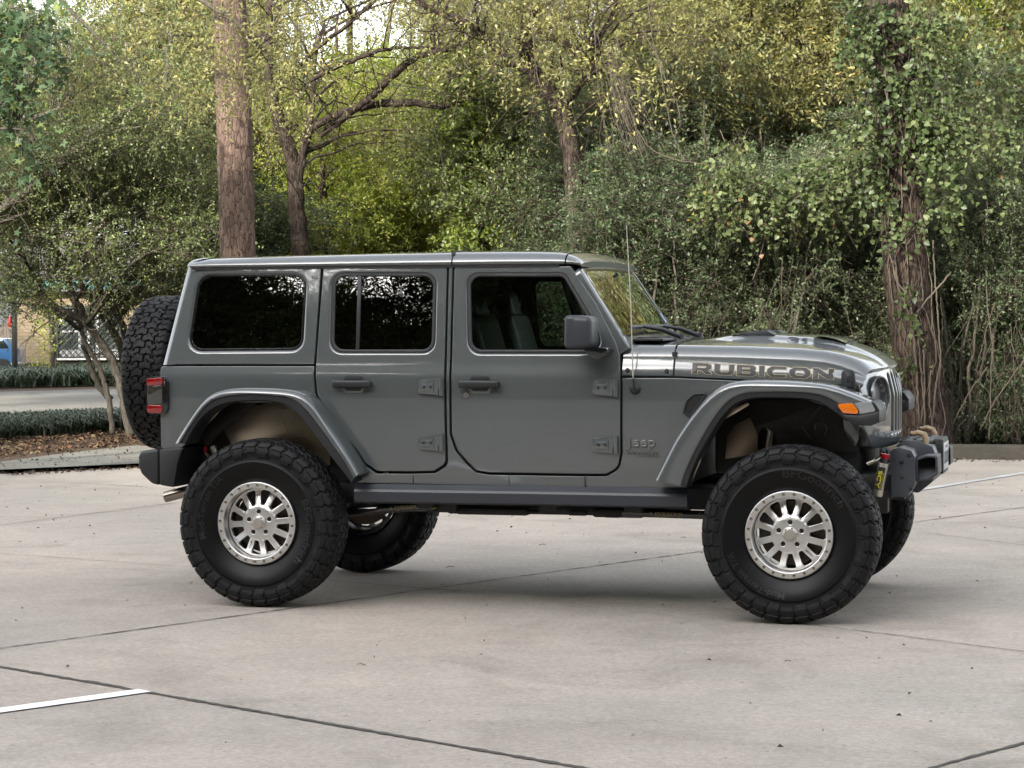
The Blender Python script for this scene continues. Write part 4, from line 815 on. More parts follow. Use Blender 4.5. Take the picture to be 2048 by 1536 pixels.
so_ = D(5, 768, 60); so_[2] = 0; sg = thing('parked_car', 'blue and white shape of a car parked beyond the black post at the left edge', 'car', tuple(so_)); sg.rotation_euler = (0, 0, -YAW)
mb = MB(); mb.prism(fillet([(-1.6, .25, .1), (-1.6, .80, .15), (-1.0, .92, .1), (-.75, 1.12, .1), (.10, 1.10, .1), (.30, .82, .1), (.34, .25, .1)]), 0, 1.5, 0, .05); mb.build('body', [mat('blue_car_paint', (.05, .16, .36), rough=.3, coat=1)], sg)
mb = MB(); mb.prism(fillet([(-1.62, .2, .05), (-1.62, .46, .03), (.36, .46, .03), (.36, .2, .05)]), -.02, 1.4, 0, .01); mb.build('lower_panel', [mat('white_car_paint', (.42, .42, .43), rough=.3, coat=1)], sg)
for x in (-1.2, .0):
    mb = MB(); mb.lathe([(.0001, -.04), (.16, -.04), (.27, -.03), (.29, .02), (.29, .14)], 24, 0, (x, 0, .29)); mb.build('wheel', [RUBW if 'RUBW' in globals() else mat('dark_wheel', (.02, .02, .02), rough=.6)], sg)
mb = MB(); mb.prism(fillet([(-.92, .84, .03), (-.70, 1.05, .03), (.05, 1.04, .03), (.20, .84, .03)]), -.005, .05, 0, .004); mb.build('window', [mat('dark_car_glass', (.02, .03, .035), rough=.05, coat=1)], sg)
# slim vine-grown sapling in front of the wall
bs = D(106, 768, 57); bs[2] = 0; tree('sapling', 'slim twin-stemmed sapling with a few yellow leaves against the brick wall', 'tree', bs, [([bs, D(104, 690, 57), D(98, 620, 57), D(95, 585, 57)], [.06, .05, .045, .03]), ([bs+np.array([.05, 0, 0]), D(110, 680, 57.1), D(104, 610, 57)], [.05, .045, .03])], [pc(100+rng.normal(0, 8), y, 57, 12, 14, 9) for y in range(575, 740, 16)], BRIGHT, GREYB, per=8, leaf=(.05, .09), tone0=.6, limb_frac=.3)
# trees just outside the left edge, so the lot stays enclosed when seen from a step to the side
for px, py, d, s_ in ((-260, 300, 40, 1.5), (-420, 260, 46, 1.8), (-600, 330, 44, 1.6), (-780, 250, 50, 2.0), (-960, 320, 47, 1.7), (-1150, 260, 52, 2.1), (-1350, 320, 50, 1.9), (-520, 480, 70, 2.4), (-850, 480, 72, 2.6), (-1200, 480, 74, 2.6)): understory(px, py, d, 'olive', 'olive-green tree just beyond the left edge of the view', 'trees beyond the left edge', s_)
# ================================================================== THE CAR
PAINT = mat('grey_clearcoat_paint', (.072, .0810, .0825), rough=.34, metal=.15, coat=1.0, spec=.5, coat_rough=.02, noise=.05, ns=1.3)
BLK = mat('black_moulded_plastic', (.013, .0136, .0156), rough=.48, bump=(900, .12, .0006))
BUMP = mat('dark_slate_steel', (.026, .029, .036), rough=.42, bump=(700, .1, .0006))
GLOSSBLK = mat('gloss_black', (.010, .010, .011), rough=.12, coat=.5)
UNDER = mat('underbody_black', (.012, .012, .012), rough=.6, noise=.4, ns=20)
RUB = mat('tyre_rubber', (.0036, .0036, .0040), rough=.6, noise=.25, ns=14, spec=.3)
SIDE = mat('tyre_sidewall', (.0024, .0025, .0027), rough=.40, noise=.2, ns=10, spec=.22)
ALU = mat('machined_aluminium', (.68, .67, .655), rough=.36, metal=1.0, bump=(260, .05, .0005))
ALU2 = mat('dull_aluminium', (.52, .49, .45), rough=.42, metal=1.0)
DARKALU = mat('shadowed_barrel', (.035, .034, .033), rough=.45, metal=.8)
BOLT = mat('zinc_bolt', (.15, .125, .09), rough=.45, metal=1.0)
ROTOR = mat('brake_rotor', (.085, .064, .050), rough=.5, metal=.4)
LINER = mat('brushed_liner_panel', (.56, .475, .37), rough=.32, metal=.85, noise=.08, ns=5)
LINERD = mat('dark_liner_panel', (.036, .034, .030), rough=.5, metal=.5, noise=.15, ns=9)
RED = mat('red_lens', (.22, .003, .006), rough=.12, coat=1.0)
SMOKE = mat('smoked_lens', (.030, .029, .024), rough=.15, coat=1.0)
AMBER = mat('amber_lens', (.62, .145, .005), rough=.15, coat=1.0)
CLEAR = mat('clear_lamp_lens', (.22, .235, .24), rough=.12, coat=1.0)
LAMP = mat('headlamp_bowl', (.16, .165, .175), rough=.35, metal=.2, coat=.35)
CHROME = mat('polished_chrome', (.85, .85, .85), rough=.06, metal=1.0)
GOLD = mat('gold_decal', (.38, .30, .165), rough=.45)
TAN = mat('bronze_hook_paint', (.28, .20, .115), rough=.45, noise=.2, ns=30)
REDA = mat('red_anodised', (.42, .012, .016), rough=.25, metal=.7)
YEL = mat('yellow_print', (.58, .50, .02), rough=.5)
DECAL = mat('black_decal', (.012, .012, .013), rough=.4)
PLATE = mat('white_plate', (.50, .51, .52), rough=.4)
PLATET = mat('plate_ink', (.09, .09, .10), rough=.5)
SEAT = mat('seat_leather', (.035, .038, .038), rough=.45, coat=.2)
CABIN = mat('cabin_trim', (.012, .012, .013), rough=.7)
GDARK = glass_mat('privacy_glass', (.035, .035, .035))
GFRONT = glass_mat('front_glass', (.34, .39, .365))
GWIND = glass_mat('windshield_glass', (.42, .48, .44), gain=2.6)
WHIP = mat('whip_pale', (.38, .365, .31), rough=.5)
STICK = mat('blue_sticker', (.25, .4, .62), rough=.5)

WB, RT, YW = 3.008, .474, .885          # wheelbase, tyre radius, wheel centre from the middle
car = thing('off_road_vehicle', 'grey four door hardtop off-road vehicle on tall black mud tyres parked on the concrete', 'car', (1.5, 0, 0))
OFF = Vector((-1.5, 0, 0))
def part(o):
    o.parent = car; o.location = OFF; return o
def pmk(name, V, F, mats, mi=None, sharp=38, **kw): return part(mk(name, V, F, mats, None, mi=mi, sharp=sharp, **kw))
def pb(mb, name, mats, **kw): return part(mb.build(name, mats, None, **kw))

# ---- side surface of the body (right side, y negative)
_ZS = [.60, .70, .78, .90, 1.05, 1.18, 1.285, 1.305, 1.325, 1.345, 1.365, 1.385, 1.45, 1.70, 1.92, 2.05]
_YS = [-.772, -.782, -.788, -.7945, -.798, -.7985, -.797, -.7950, -.7915, -.7875, -.7838, -.7808, -.7725, -.7405, -.710, -.690]
def ys(x, z):
    y = float(np.interp(z, _ZS, _YS))
    if x > 2.30: y += (x-2.30)*.055
    if x < -.3: y += (-.3-x)*.03
    return y
def S(px, py):
    Y = -.79
    for _ in range(5):
        p = PY(px, py, Y); Y = ys(p[0], p[2])
    return (p[0], p[2])
def SL(pts, n=6): return [S(*p) for p in fillet(pts, n)]
def smooth_front(o):
    me = o.data; N = []
    for i, v in enumerate(me.vertices):
        if i < panel.front:
            x, z = v.co.x, v.co.z; e = .012; gx_ = (ys(x+e, z)-ys(x-e, z))/(2*e); gz_ = (ys(x, z+e)-ys(x, z-e))/(2*e); N.append(Vector((gx_, -1, gz_)).normalized())
        else: N.append(Vector((0, 0, 0)))
    me.normals_split_custom_set_from_vertices(N); return o
def sidef(off=0.0): return lambda u, v, d: (u, ys(u, v)+off+d, v)
ZL = (1.298, 1.308, 1.318, 1.328, 1.338, 1.347, 1.356, 1.366, 1.376)
def sub(name, V, F, mats, parent, mi=None, sharp=38): return mk(name, V, F, mats, parent, mi=mi, sharp=sharp, smooth='pane' not in name)
BOTH = []          # parts to repeat on the far side

# ---- doors
rd_out = [(647, 533.5, 8), (893.5, 532.5, 8), (889.5, 870, 0), (891, 927, 18), (868, 942, 6), (819, 943, 0), (755, 942.5, 14), (731, 926, 14), (714, 900, 20), (690, 870, 0), (663, 833, 20), (635, 790, 24), (631.5, 755, 10), (632, 729, 0)]
rd_hole = [(664, 546.5, 24), (872, 546.5, 24), (868.5, 705, 24), (659.5, 705, 24)]
rd_glass = [(671, 553, 19), (865.5, 553, 19), (862, 699, 19), (667, 699, 19)]
fd_out = [(909, 532.5, 8), (1141, 532.5, 6), (1152, 548.6, 0), (1192, 607, 0), (1232, 686, 14), (1239, 709, 10), (1240.5, 760, 0), (1240.5, 905, 20), (1236, 935, 24), (1212, 948, 10), (1165, 948, 0), (977, 945, 8), (953, 941, 14), (934, 922, 12), (915, 900, 14), (903.5, 868, 20), (903.5, 734, 0)]
fd_hole = [(933, 546.5, 24), (1130, 546.5, 20), (1194, 655, 8), (1201, 690, 14), (1178, 706.5, 18), (936, 706.5, 26)]
fd_glass = [(940.5, 553.5, 19), (1126, 553.5, 15), (1186, 657, 6), (1191, 688, 11), (1173, 699.5, 14), (943.5, 699.5, 20)]

def handle(px0, px1, py):
    a = S(px0, py); b = S(px1, py); L = b[0]-a[0]; zc = a[1]; xc = (a[0]+b[0])/2; y = ys(xc, zc)
    mb = MB(); mb.box((xc, y-.030, zc), (L, .026, .043), .011, 0, seg=3)
    mb.box((xc, y-.012, zc), (L*.96, .04, .034), .010, 0)
    mb.prism(fillet([(xc-.062, zc+.018), (xc-.045, zc+.050, .018), (xc+.045, zc+.050, .018), (xc+.062, zc+.018)]), y-.006, y+.01, 0, .003)
    mb.prism(fillet([(xc-.075, zc-.012), (xc-.050, zc-.052, .02), (xc+.050, zc-.052, .02), (xc+.075, zc-.012)]), y-.004, y+.01, 1, .003)
    mb.prism(fillet([(xc-.058, zc-.016), (xc-.042, zc-.040, .014), (xc+.042, zc-.040, .014), (xc+.058, zc-.016)]), y-.007, y+.01, 0, .002)
    mb.box((xc-.052, y-.0435, zc), (.07, .002, .007), 0, 0)
    return mb
def hinge(px0, px1, py0, py1):
    a = S(px0, py1); b = S(px1, py0); x0, x1, z0, z1 = a[0], b[0], a[1], b[1]; zc = (z0+z1)/2; y = ys((x0+x1)/2, zc); h = z1-z0; L = x1-x0
    mb = MB()
    mb.prism(fillet([(x0, z0+.012, .02), (x0, z1-.006, .03), (x1-.028, z1, .004), (x1-.028, z0, .004), (x0+L*.6, z0+.006, .01)]), y-.016, y+.004, 0, .005)
    mb.prism(fillet([(x0+.016, z0+.028, .01), (x0+.016, z1-.030, .01), (x0+L*.45, z1-.030, .008), (x0+L*.62, z1-.012, .006), (x0+L*.62, z0+.014, .006), (x0+L*.45, z0+.028, .008)]), y-.023, y, 0, .004)
    mb.tube([(x1-.018, y-.012, z0), (x1-.018, y-.012, z1)], .013, 12, 0)
    for k in (.24, .50): mb.lathe([(0.0001, -.004), (.005, -.004), (.0055, -.001), (.009, -.001), (.0092, .004)], 10, 1, (x0+L*k, y-.0225, zc))
    mb.box((x1-.033, y-.010, z0+h*.2), (.006, .016, h*.36), 0, 1)
    return mb

def window(parent, hole, glass, gm, sealname='window_seal', dep=.012):
    V, F = panel(SL(hole), [SL(glass)], sidef(.007), bev=.003, hb=.005, depth=.02, grid=.08)
    sub(sealname, V, F, BLK, parent)
    g2 = offset(np.array(SL(glass)) if area(SL(glass)) > 0 else np.array(SL(glass))[::-1], -.006)
    V, F = panel([tuple(p) for p in g2], [], sidef(dep+.004), bev=.001, depth=.003, grid=.2)
    return sub('window_pane', V, F, gm, parent)

def door(name, out_, hole, glass, gm, hnd, hinges):
    V, F = panel(SL(out_), [SL(hole)], sidef(), bev=.0045, hb=.016, depth=.045, grid=.03, vl=ZL)
    d = smooth_front(pmk(name, V, F, PAINT, sharp=50))
    window(d, hole, glass, gm)
    handle(*hnd).build('door_handle', [BLK, PAINT], d)
    for h in hinges: hinge(*h).build('hinge', [PAINT, UNDER], d)
    BOTH.append(d); return d
rdoor = door('rear_door', rd_out, rd_hole, rd_glass, GDARK, (668, 746, 767.5), [(838, 890, 757, 791), (838, 890, 869, 902)])
p0 = S(713, 553); p1 = S(721, 699)
mb = MB(); a, b = S(718, 552), S(714, 700)
mb.prism([(a[0]-.011, a[1]), (a[0]+.011, a[1]), (b[0]+.011, b[1]), (b[0]-.011, b[1])], 0, .01, 0, .001)
V = [(v[0], ys(v[0], v[2])+.008+v[1], v[2]) for v in mb.V]; sub('window_divider', V, mb.F, BLK, rdoor)
fdoor = door('front_door', fd_out, fd_hole, fd_glass, GFRONT, (919.5, 1001, 768), [(1186, 1239, 758, 793), (1186, 1239, 872, 907)])
a = S(932.5, 790); mb = MB(); mb.lathe([(.0001, -.012), (.014, -.012), (.016, -.009), (.0165, 0)], 20, 0, (a[0], ys(*a), a[1]), 'Y'); mb.box((a[0], ys(*a)-.012, a[1]), (.003, .002, .012), 0, 1)
mb.build('door_lock', [CHROME, UNDER], fdoor)
# side mirror on the front door
mb = MB()
def shape(c, size, r, taper=0.0):
    bm = bmesh.new(); bmesh.ops.create_cube(bm, size=1.0)
    for v in bm.verts:
        s_ = 1-taper*(v.co.x+.5); v.co = Vector((v.co.x*size[0], v.co.y*size[1], v.co.z*size[2]*s_))
    bmesh.ops.bevel(bm, geom=bm.edges[:], offset=r, segments=4, affect='EDGES', profile=.5); bm.verts.index_update()
    V = [v.co+Vector(c) for v in bm.verts]; F = [[v.index for v in f.verts] for f in bm.faces]; bm.free(); return V, F
V, F = shape((1.888, -.955, 1.548), (.125, .200, .185), .030, .10); mb.add(V, F, 0)
V, F = shape((1.836, -.955, 1.548), (.075, .196, .181), .022, 0); mb.add(V, F, 0)
mb.box((1.803, -.955, 1.548), (.012, .16, .145), .004, 1)
mb.prism(fillet([(1.875, 1.462), (2.01, 1.462, .01), (2.005, 1.425, .03), (1.955, 1.395, .03), (1.90, 1.425, .03)]), -.93, -.76, 2, .012)
mb.build('side_mirror', [BUMP, CHROME, GLOSSBLK], fdoor)

# ---- lower body side: rear quarter, rocker, pillar between the doors, front fender
fl_r = [(348, 884, 0), (362, 858, 20), (400, 803, 36), (440, 779, 40), (500, 776, 40), (566, 779, 40), (610, 790, 40), (640, 815, 40), (700, 897, 0), (729, 945, 0)]
body = [(321, 732.5, 6), (627.5, 732.5, 0), (627, 757, 10), (631, 793, 24), (659, 837, 20), (686, 874, 0), (710, 904, 20), (727, 930, 14), (752, 947.5, 14), (819, 948, 0), (870, 947, 6), (896, 931, 18), (894, 870, 0), (898, 533, 0), (904.5, 533, 0), (899, 734, 0), (899, 870, 20), (911, 903, 14), (930, 926, 12), (951, 945.5, 14), (977, 950, 8), (1165, 953, 0), (1213, 953, 10), (1240, 938, 24), (1245, 906, 20), (1245, 756.5, 0), (1353, 756.5, 0), (1500, 763, 0), (1690, 774, 0), (1716, 800, 0), (1716, 850, 0), (1660, 815, 30), (1600, 795, 40), (1500, 790, 50), (1440, 830, 40), (1380, 950, 0), (1372, 978, 0), (716, 966, 0), (690, 945, 0), (600, 830, 40), (560, 805, 40), (450, 805, 50), (385, 880, 0), (352, 902, 0), (322, 896, 4)]
V, F = panel(SL(body), [], sidef(.0015), bev=.003, depth=.04, grid=.035, vl=ZL)
bodyside = smooth_front(pmk('body_side', V, F, PAINT, sharp=50)); BOTH.append(bodyside)
for px, y0_, y1_, wd_ in ((826, 949, 967, .0035), (1018, 949, 967, .0035), (1170, 951, 976, .006)):
    mb = MB(); a = S(px, y0_); b = S(px, y1_); mb.box((a[0], ys(*a)+.0008, (a[1]+b[1])/2), (wd_, .003, a[1]-b[1]), 0, 0)
    mb.build('panel_seam', [UNDER], bodyside)
# hardtop side with the quarter window
q_out = [(381, 540, 4), (642, 535.5, 6), (628, 728.5, 0), (346.5, 728.5, 0)]
q_hole = [(397, 549, 30), (612, 549, 24), (604, 700, 24), (374.5, 702, 24)]
V, F = panel(SL(q_out), [SL(q_hole)], sidef(), bev=.004, hb=.020, depth=.035, grid=.03, vl=(1.356, 1.366, 1.376))
quarter = smooth_front(pmk('hardtop_side', V, F, PAINT, sharp=50)); BOTH.append(quarter)
g2 = SL([(397, 549, 30), (612, 549, 24), (604, 700, 24), (374.5, 702, 24)])
V, F = panel([tuple(p) for p in g2], [], sidef(.013), bev=.001, depth=.004, grid=.2); sub('window_pane', V, F, GDARK, quarter)
V, F = panel(SL(q_hole), [SL([(401, 553, 27), (608, 553, 21), (600.5, 696, 21), (379, 698, 21)])], sidef(.0115), bev=.001, depth=.006, grid=.2); sub('window_seal', V, F, GLOSSBLK, quarter)

# ---- hardtop back corner and back wall (one wrapped sheet), lower tub back
def backrow(z, xs_, xb, ysd, rr=.055):
    P_ = [(xs_, -ysd, z)]; P_.append((xb+rr+.004, -ysd, z))
    for k in range(1, 8):
        a = math.pi/2*k/8; P_.append((xb+rr-rr*math.sin(a), -ysd+rr-rr*math.cos(a), z))
    P_.append((xb, -ysd+rr+.002, z)); P_ += [(xb, y, z) for y in (-.5, -.25, 0)]
    return P_+[(p[0], -p[1], p[2]) for p in P_[::-1][1:]]
rows = []
for z in np.linspace(1.360, 1.918, 13):
    t = (z-1.36)/(1.917-1.36); xsd = -.589+.088*t; xb = -.682+.128*t
    rows.append(backrow(z, xsd-.004, xb, -ys(xsd, z)+.0))
for z, dx, dy in ((1.935, -.010, .003), (1.952, -.004, .010), (1.965, .008, .022), (1.974, .024, .042), (1.980, .055, .075)):
    t = (z-1.36)/(1.917-1.36); xb = -.682+.128*t+dx; rows.append(backrow(z, max(-.589+.088*t-.004, xb+.06), xb, -ys(-.5, 1.92)-dy))
V, F = loft(rows); pmk('hardtop_back', V, F, PAINT)
rows = [backrow(z, -.60, -.684, -ys(-.62, z)) for z in np.linspace(.87, 1.352, 16)]
V, F = loft(rows); pmk('tailgate', V, F, PAINT)
# ---- roof: hardtop rear and front roof panel
def roofrow(x, dz=0.0, wsc=1.0, lo=1.921):
    zt = float(np.interp(x, [-.56, -.50, -.40, 0, .6, 1.07, 1.5, 1.68, 1.73, 1.77, 1.80, 1.82], [1.950, 1.966, 1.976, 1.984, 1.992, 1.997, 1.995, 1.988, 1.980, 1.966, 1.950, 1.930]))+dz
    h = zt-lo
    pts = [(-.690, lo+.002), (-.716, lo), (-.7235, lo+.006), (-.7235, lo+.016), (-.716, lo+.034*min(1, h/.07)), (-.704, lo+h*.60), (-.688, lo+h*.80), (-.66, lo+h*.93), (-.61, lo+h*.99), (-.50, zt+.008), (-.25, zt+.014), (0, zt+.016)]
    r_ = [(x, y*wsc, z) for y, z in pts]
    return r_+[(p[0], -p[1], p[2]) for p in r_[::-1][1:]]
xs1 = [-.516, -.513, -.46, -.40, -.2, 0, .2, .4, .6, .8, 1.0, 1.06, 1.066]
V, F = loft([roofrow(x, wsc=1) for x in xs1]); F = [f[::-1] for f in F]; rf = pmk('hardtop_roof', V, F, PAINT, sharp=60)
xs2 = [1.074, 1.08, 1.2, 1.4, 1.55, 1.66, 1.715, 1.722]
V, F = loft([roofrow(x, dz=.002) for x in xs2]); F = [f[::-1] for f in F]; pmk('roof_panel', V, F, PAINT, sharp=60)
mb = MB(); mb.box((1.07, 0, 1.95), (.02, 1.40, .085), .004, 0); mb.box((1.07, 0, 2.0), (.05, 1.2, .012), .004, 0); mb.build('roof_seal', [UNDER], rf)
# dark strips standing in for the shadow gap under the drip rail
for s_ in (-1, 1): mb = MB(); mb.box((.60, s_*.706, 1.914), (2.18, .02, .012), 0, 0); pb(mb, 'drip_rail_shade', [UNDER])

# ---- windshield frame
WB0 = np.array([2.066, 0, 1.554]); WT0 = np.array([1.817, 0, 1.925]); wd = (WT0-WB0)/np.linalg.norm(WT0-WB0); wn = np.array([wd[2], 0, -wd[0]])
def wsf(u, v, d):
    c = -.022*(u/.7)**2 if abs(u) < 2 else 0
    p = WB0+wd*v-wn*(d-c); return (p[0], u, p[2])
w_out = fillet([(-.762, -.098, .01), (.762, -.098, .01), (.716, .440, .04), (-.716, .440, .04)])
w_hole = fillet([(-.690, -.028, .05), (.690, -.028, .05), (.652, .425, .055), (-.652, .425, .055)])
V, F = panel(w_out, [w_hole], wsf, bev=.014, hb=.006, depth=.075, grid=.06); wf = pmk('windshield_frame', V, F, PAINT)
V, F = panel([tuple(p) for p in offset(np.array(w_hole), -.003)], [], lambda u, v, d: wsf(u, v, d+.006), bev=.001, depth=.004, grid=.06); sub('windshield', V, F, GWIND, wf)
V, F = panel(w_hole, [fillet([(-.672, -.010, .045), (.672, -.010, .045), (.638, .412, .05), (-.638, .412, .05)])], lambda u, v, d: wsf(u, v, d+.004), bev=.001, depth=.003, grid=.1); sub('windshield_border', V, F, GLOSSBLK, wf)
p = wsf(.60, .06, -.002); q = wsf(.645, .06, -.002); r_ = wsf(.64, .125, -.002); s_ = wsf(.60, .125, -.002)
sub('windshield_sticker', [p, q, r_, s_], [(0, 1, 2, 3)], STICK, wf)
# header joining windshield frame to the roof
V, F = loft([roofrow(x, lo=l) for x, l in ((1.730, 1.921), (1.75, 1.921), (1.77, 1.920), (1.785, 1.918), (1.80, 1.915), (1.81, 1.912), (1.818, 1.905))]); F = [f[::-1] for f in F]; n = 23; F.append(tuple(6*n+k for k in range(n))); pmk('roof_header', V, F, PAINT, sharp=60)

# ---- hood and cowl
def hw(x): return float(np.interp(x, [2.05, 2.34, 3.0, 3.29, 3.40, 3.45], [.778, .758, .690, .660, .648, .62]))
def hzb(x): return float(np.interp(x, [2.05, 2.34, 3.29, 3.45], [1.309, 1.306, 1.258, 1.248]))
def hzs(x): return float(np.interp(x, [2.05, 2.34, 2.7, 3.0, 3.13, 3.22, 3.29, 3.335, 3.36], [1.476, 1.474, 1.468, 1.456, 1.443, 1.422, 1.395, 1.365, 1.338]))
def hzc(x): return float(np.interp(x, [2.05, 2.34, 2.6, 2.8, 3.0, 3.1, 3.2, 3.28, 3.335, 3.36], [1.496, 1.498, 1.510, 1.512, 1.498, 1.477, 1.443, 1.408, 1.376, 1.348]))
def hoodrow(x):
    w_, zb, zs, zc = hw(x), hzb(x), hzs(x), hzc(x); h = zs-zb; rz = min(.085, h*.6); ry = .095
    P_ = [(-w_, zb), (-w_+.003, zb+h*.14), (-w_+.013, zb+h*.32), (-w_+.030, zs-rz)]
    for k in range(1, 9):
        a = math.pi/2*k/8; P_.append((-w_+.030+ry*(1-math.cos(a)), zs-rz+rz*math.sin(a)))
    y0 = -w_+.030+ry
    for k in range(1, 25):
        y = y0*(1-k/24); z = zs+(zc-zs)*(1-(y/y0)**2)
        b_ = smooth01((.345-abs(y))/.07)*float(np.interp(x, [2.05, 2.4, 2.6, 3.12, 3.33, 3.42], [0, 0, .022, .024, .006, 0]))
        P_.append((y, z+b_))
    fx = float(smooth01((x-2.85)/.5))
    r_ = [(x+.115*fx*(1-(y/.65)**2), y, z) for y, z in P_]
    return r_+[(p[0], -p[1], p[2]) for p in r_[::-1][1:]]
def hside(x, z):
    r_ = hoodrow(x)[:8]; return float(np.interp(z, [p[2] for p in r_], [p[1] for p in r_]))
def hoodz(x, y):
    r_ = hoodrow(x); a = np.array([(p[1], p[2]) for p in r_]); return float(np.interp(y, a[:, 0], a[:, 1]))
hx = list(np.linspace(2.346, 3.0, 16))+list(np.linspace(3.04, 3.345, 14))+[3.352, 3.358]
V, F = loft([hoodrow(x) for x in hx]); F = [f[::-1] for f in F]
last = hoodrow(3.358); b0 = len(V); V = list(V)+[(p[0]-.02, p[1]*.985, p[2]-.02) for p in last]; n = len(last)
F += [((len(hx)-1)*n+k+1, (len(hx)-1)*n+k, b0+k, b0+k+1) for k in range(n-1)]
hood = pmk('hood', V, F, PAINT, sharp=55)
V, F = loft([hoodrow(x) for x in np.linspace(2.058, 2.336, 8)]); F = [f[::-1] for f in F]; cowl = pmk('cowl_panel', V, F, PAINT, sharp=55)
mb = MB(); mb.box((2.341, 0, 1.375), (.03, 1.45, .12), .0, 0)
for s_ in (-1, 1):
    V, F = loft([[(x, s_*(hw(x)-.012), hzb(x)-.03), (x, s_*(hw(x)-.012), hzb(x)+.02), (x, s_*(hw(x)-.05), hzb(x)+.02)] for x in np.linspace(2.06, 3.3, 10)]); mb.add(V, F, 0)
mb.build('hood_seal', [UNDER], hood)
for px, py in ((1254.5, 740.5), (1332, 742.5)):
    mb = MB(); p = PY(px, py, -.78); mb.lathe([(.0001, -.008), (.009, -.007), (.012, -.003), (.0125, .004)], 14, 0, (p[0], hside(p[0], p[2])-.001, p[2])); mb.lathe([(.0001, -.0095), (.005, -.0095), (.005, -.006)], 6, 1, (p[0], hside(p[0], p[2])-.001, p[2]))
    mb.build('cowl_bolt', [BLK, BOLT], cowl)
# cowl grille at the foot of the windshield
mb = MB(); mb.box((2.17, 0, 1.502), (.17, 1.25, .016), .006, 0)
for k in range(12): mb.box((2.105+k*.011, 0, 1.512), (.004, 1.2, .006), 0, 0)
mb.build('cowl_grille', [BLK], cowl)
for y0, nm in ((-.36, 0), (.20, 1)):
    mb = MB()
    a = np.array([2.28, y0+.12, 1.515]); b = np.array([2.10, y0-.10, 1.575]); mb.tube([a, (a+b)/2+np.array([0, 0, .012]), b], [.016, .012, .008], 8)
    mb.lathe([(.0001, .03), (.018, .028), (.022, 0)], 12, 0, tuple(a-np.array([0, 0, .01])), 'Z')
    c1 = np.array([2.075, y0-.30, 1.572]); c2 = np.array([2.085, y0+.22, 1.578]); mb.tube([c1, b, c2], .010, 6)
    mb.tube([c1+np.array([.006, 0, -.014]), c2+np.array([.006, 0, -.014])], .006, 5)
    mb.build('windshield_wiper', [BLK], cowl)
# vents, intake, lettering on the hood
for y in (-.20, .20):
    mb = MB(); zc = hoodz(2.70, y)
    mb.prism(fillet([(2.58, zc-.006), (2.66, zc+.012, .02), (2.78, zc+.018, .006), (2.825, zc-.006)]), y-.085, y+.085, 0, .006)
    for k in range(3): mb.box((2.70+k*.035, y, zc+.0185-.001*k), (.016, .13, .006), .002, 1)
    mb.build('hood_vent', [BUMP, UNDER], hood)
mb = MB()
zc = hoodz(3.10, 0); rows = []
for x, dz in ((2.98, .001), (3.04, .006), (3.11, .012), (3.16, .013)):
    rows.append([(x+.06, y, hoodz(x, 0)+dz*(1-(y/.30)**4)) for y in np.linspace(-.29, .29, 15)])
V, F = loft(rows); mb.add(V, [f[::-1] for f in F], 0)
mb.box((3.205, 0, hoodz(3.155, 0)+.002), (.03, .52, .010), .003, 1)
mb.build('hood_scoop', [PAINT, UNDER], hood)
def lettering(name, body, place, size, mats, parent, off=.0, xs=1.0, sp=1.0, outline=None, proud=.0012, shear=0.0):
    mb = MB()
    if outline:
        V, F, L = text2d(body, off+outline, xs=xs, sp=sp, shear=shear); mb.add([place(v[0]*size-outline*size*0, v[1]*size, proud) for v in V], F, 1)
    V, F, L = text2d(body, off, xs=xs, sp=sp, shear=shear)
    mb.add([place(v[0]*size+(outline or 0)*size*xs/.729*1.0, v[1]*size, proud*2 if outline else proud) for v in V], F, 0)
    return mb.build(name, mats, parent, smooth=False), L*size
A0 = PY(1384, 747, -.745); A1 = PY(1667, 759.5, -.665)
def place_rub(u, v, o):
    x = A0[0]+u; z = A0[2]+(A1[2]-A0[2])*u/(A1[0]-A0[0])+v; return (x, hside(x, z)-.0012-o, z)
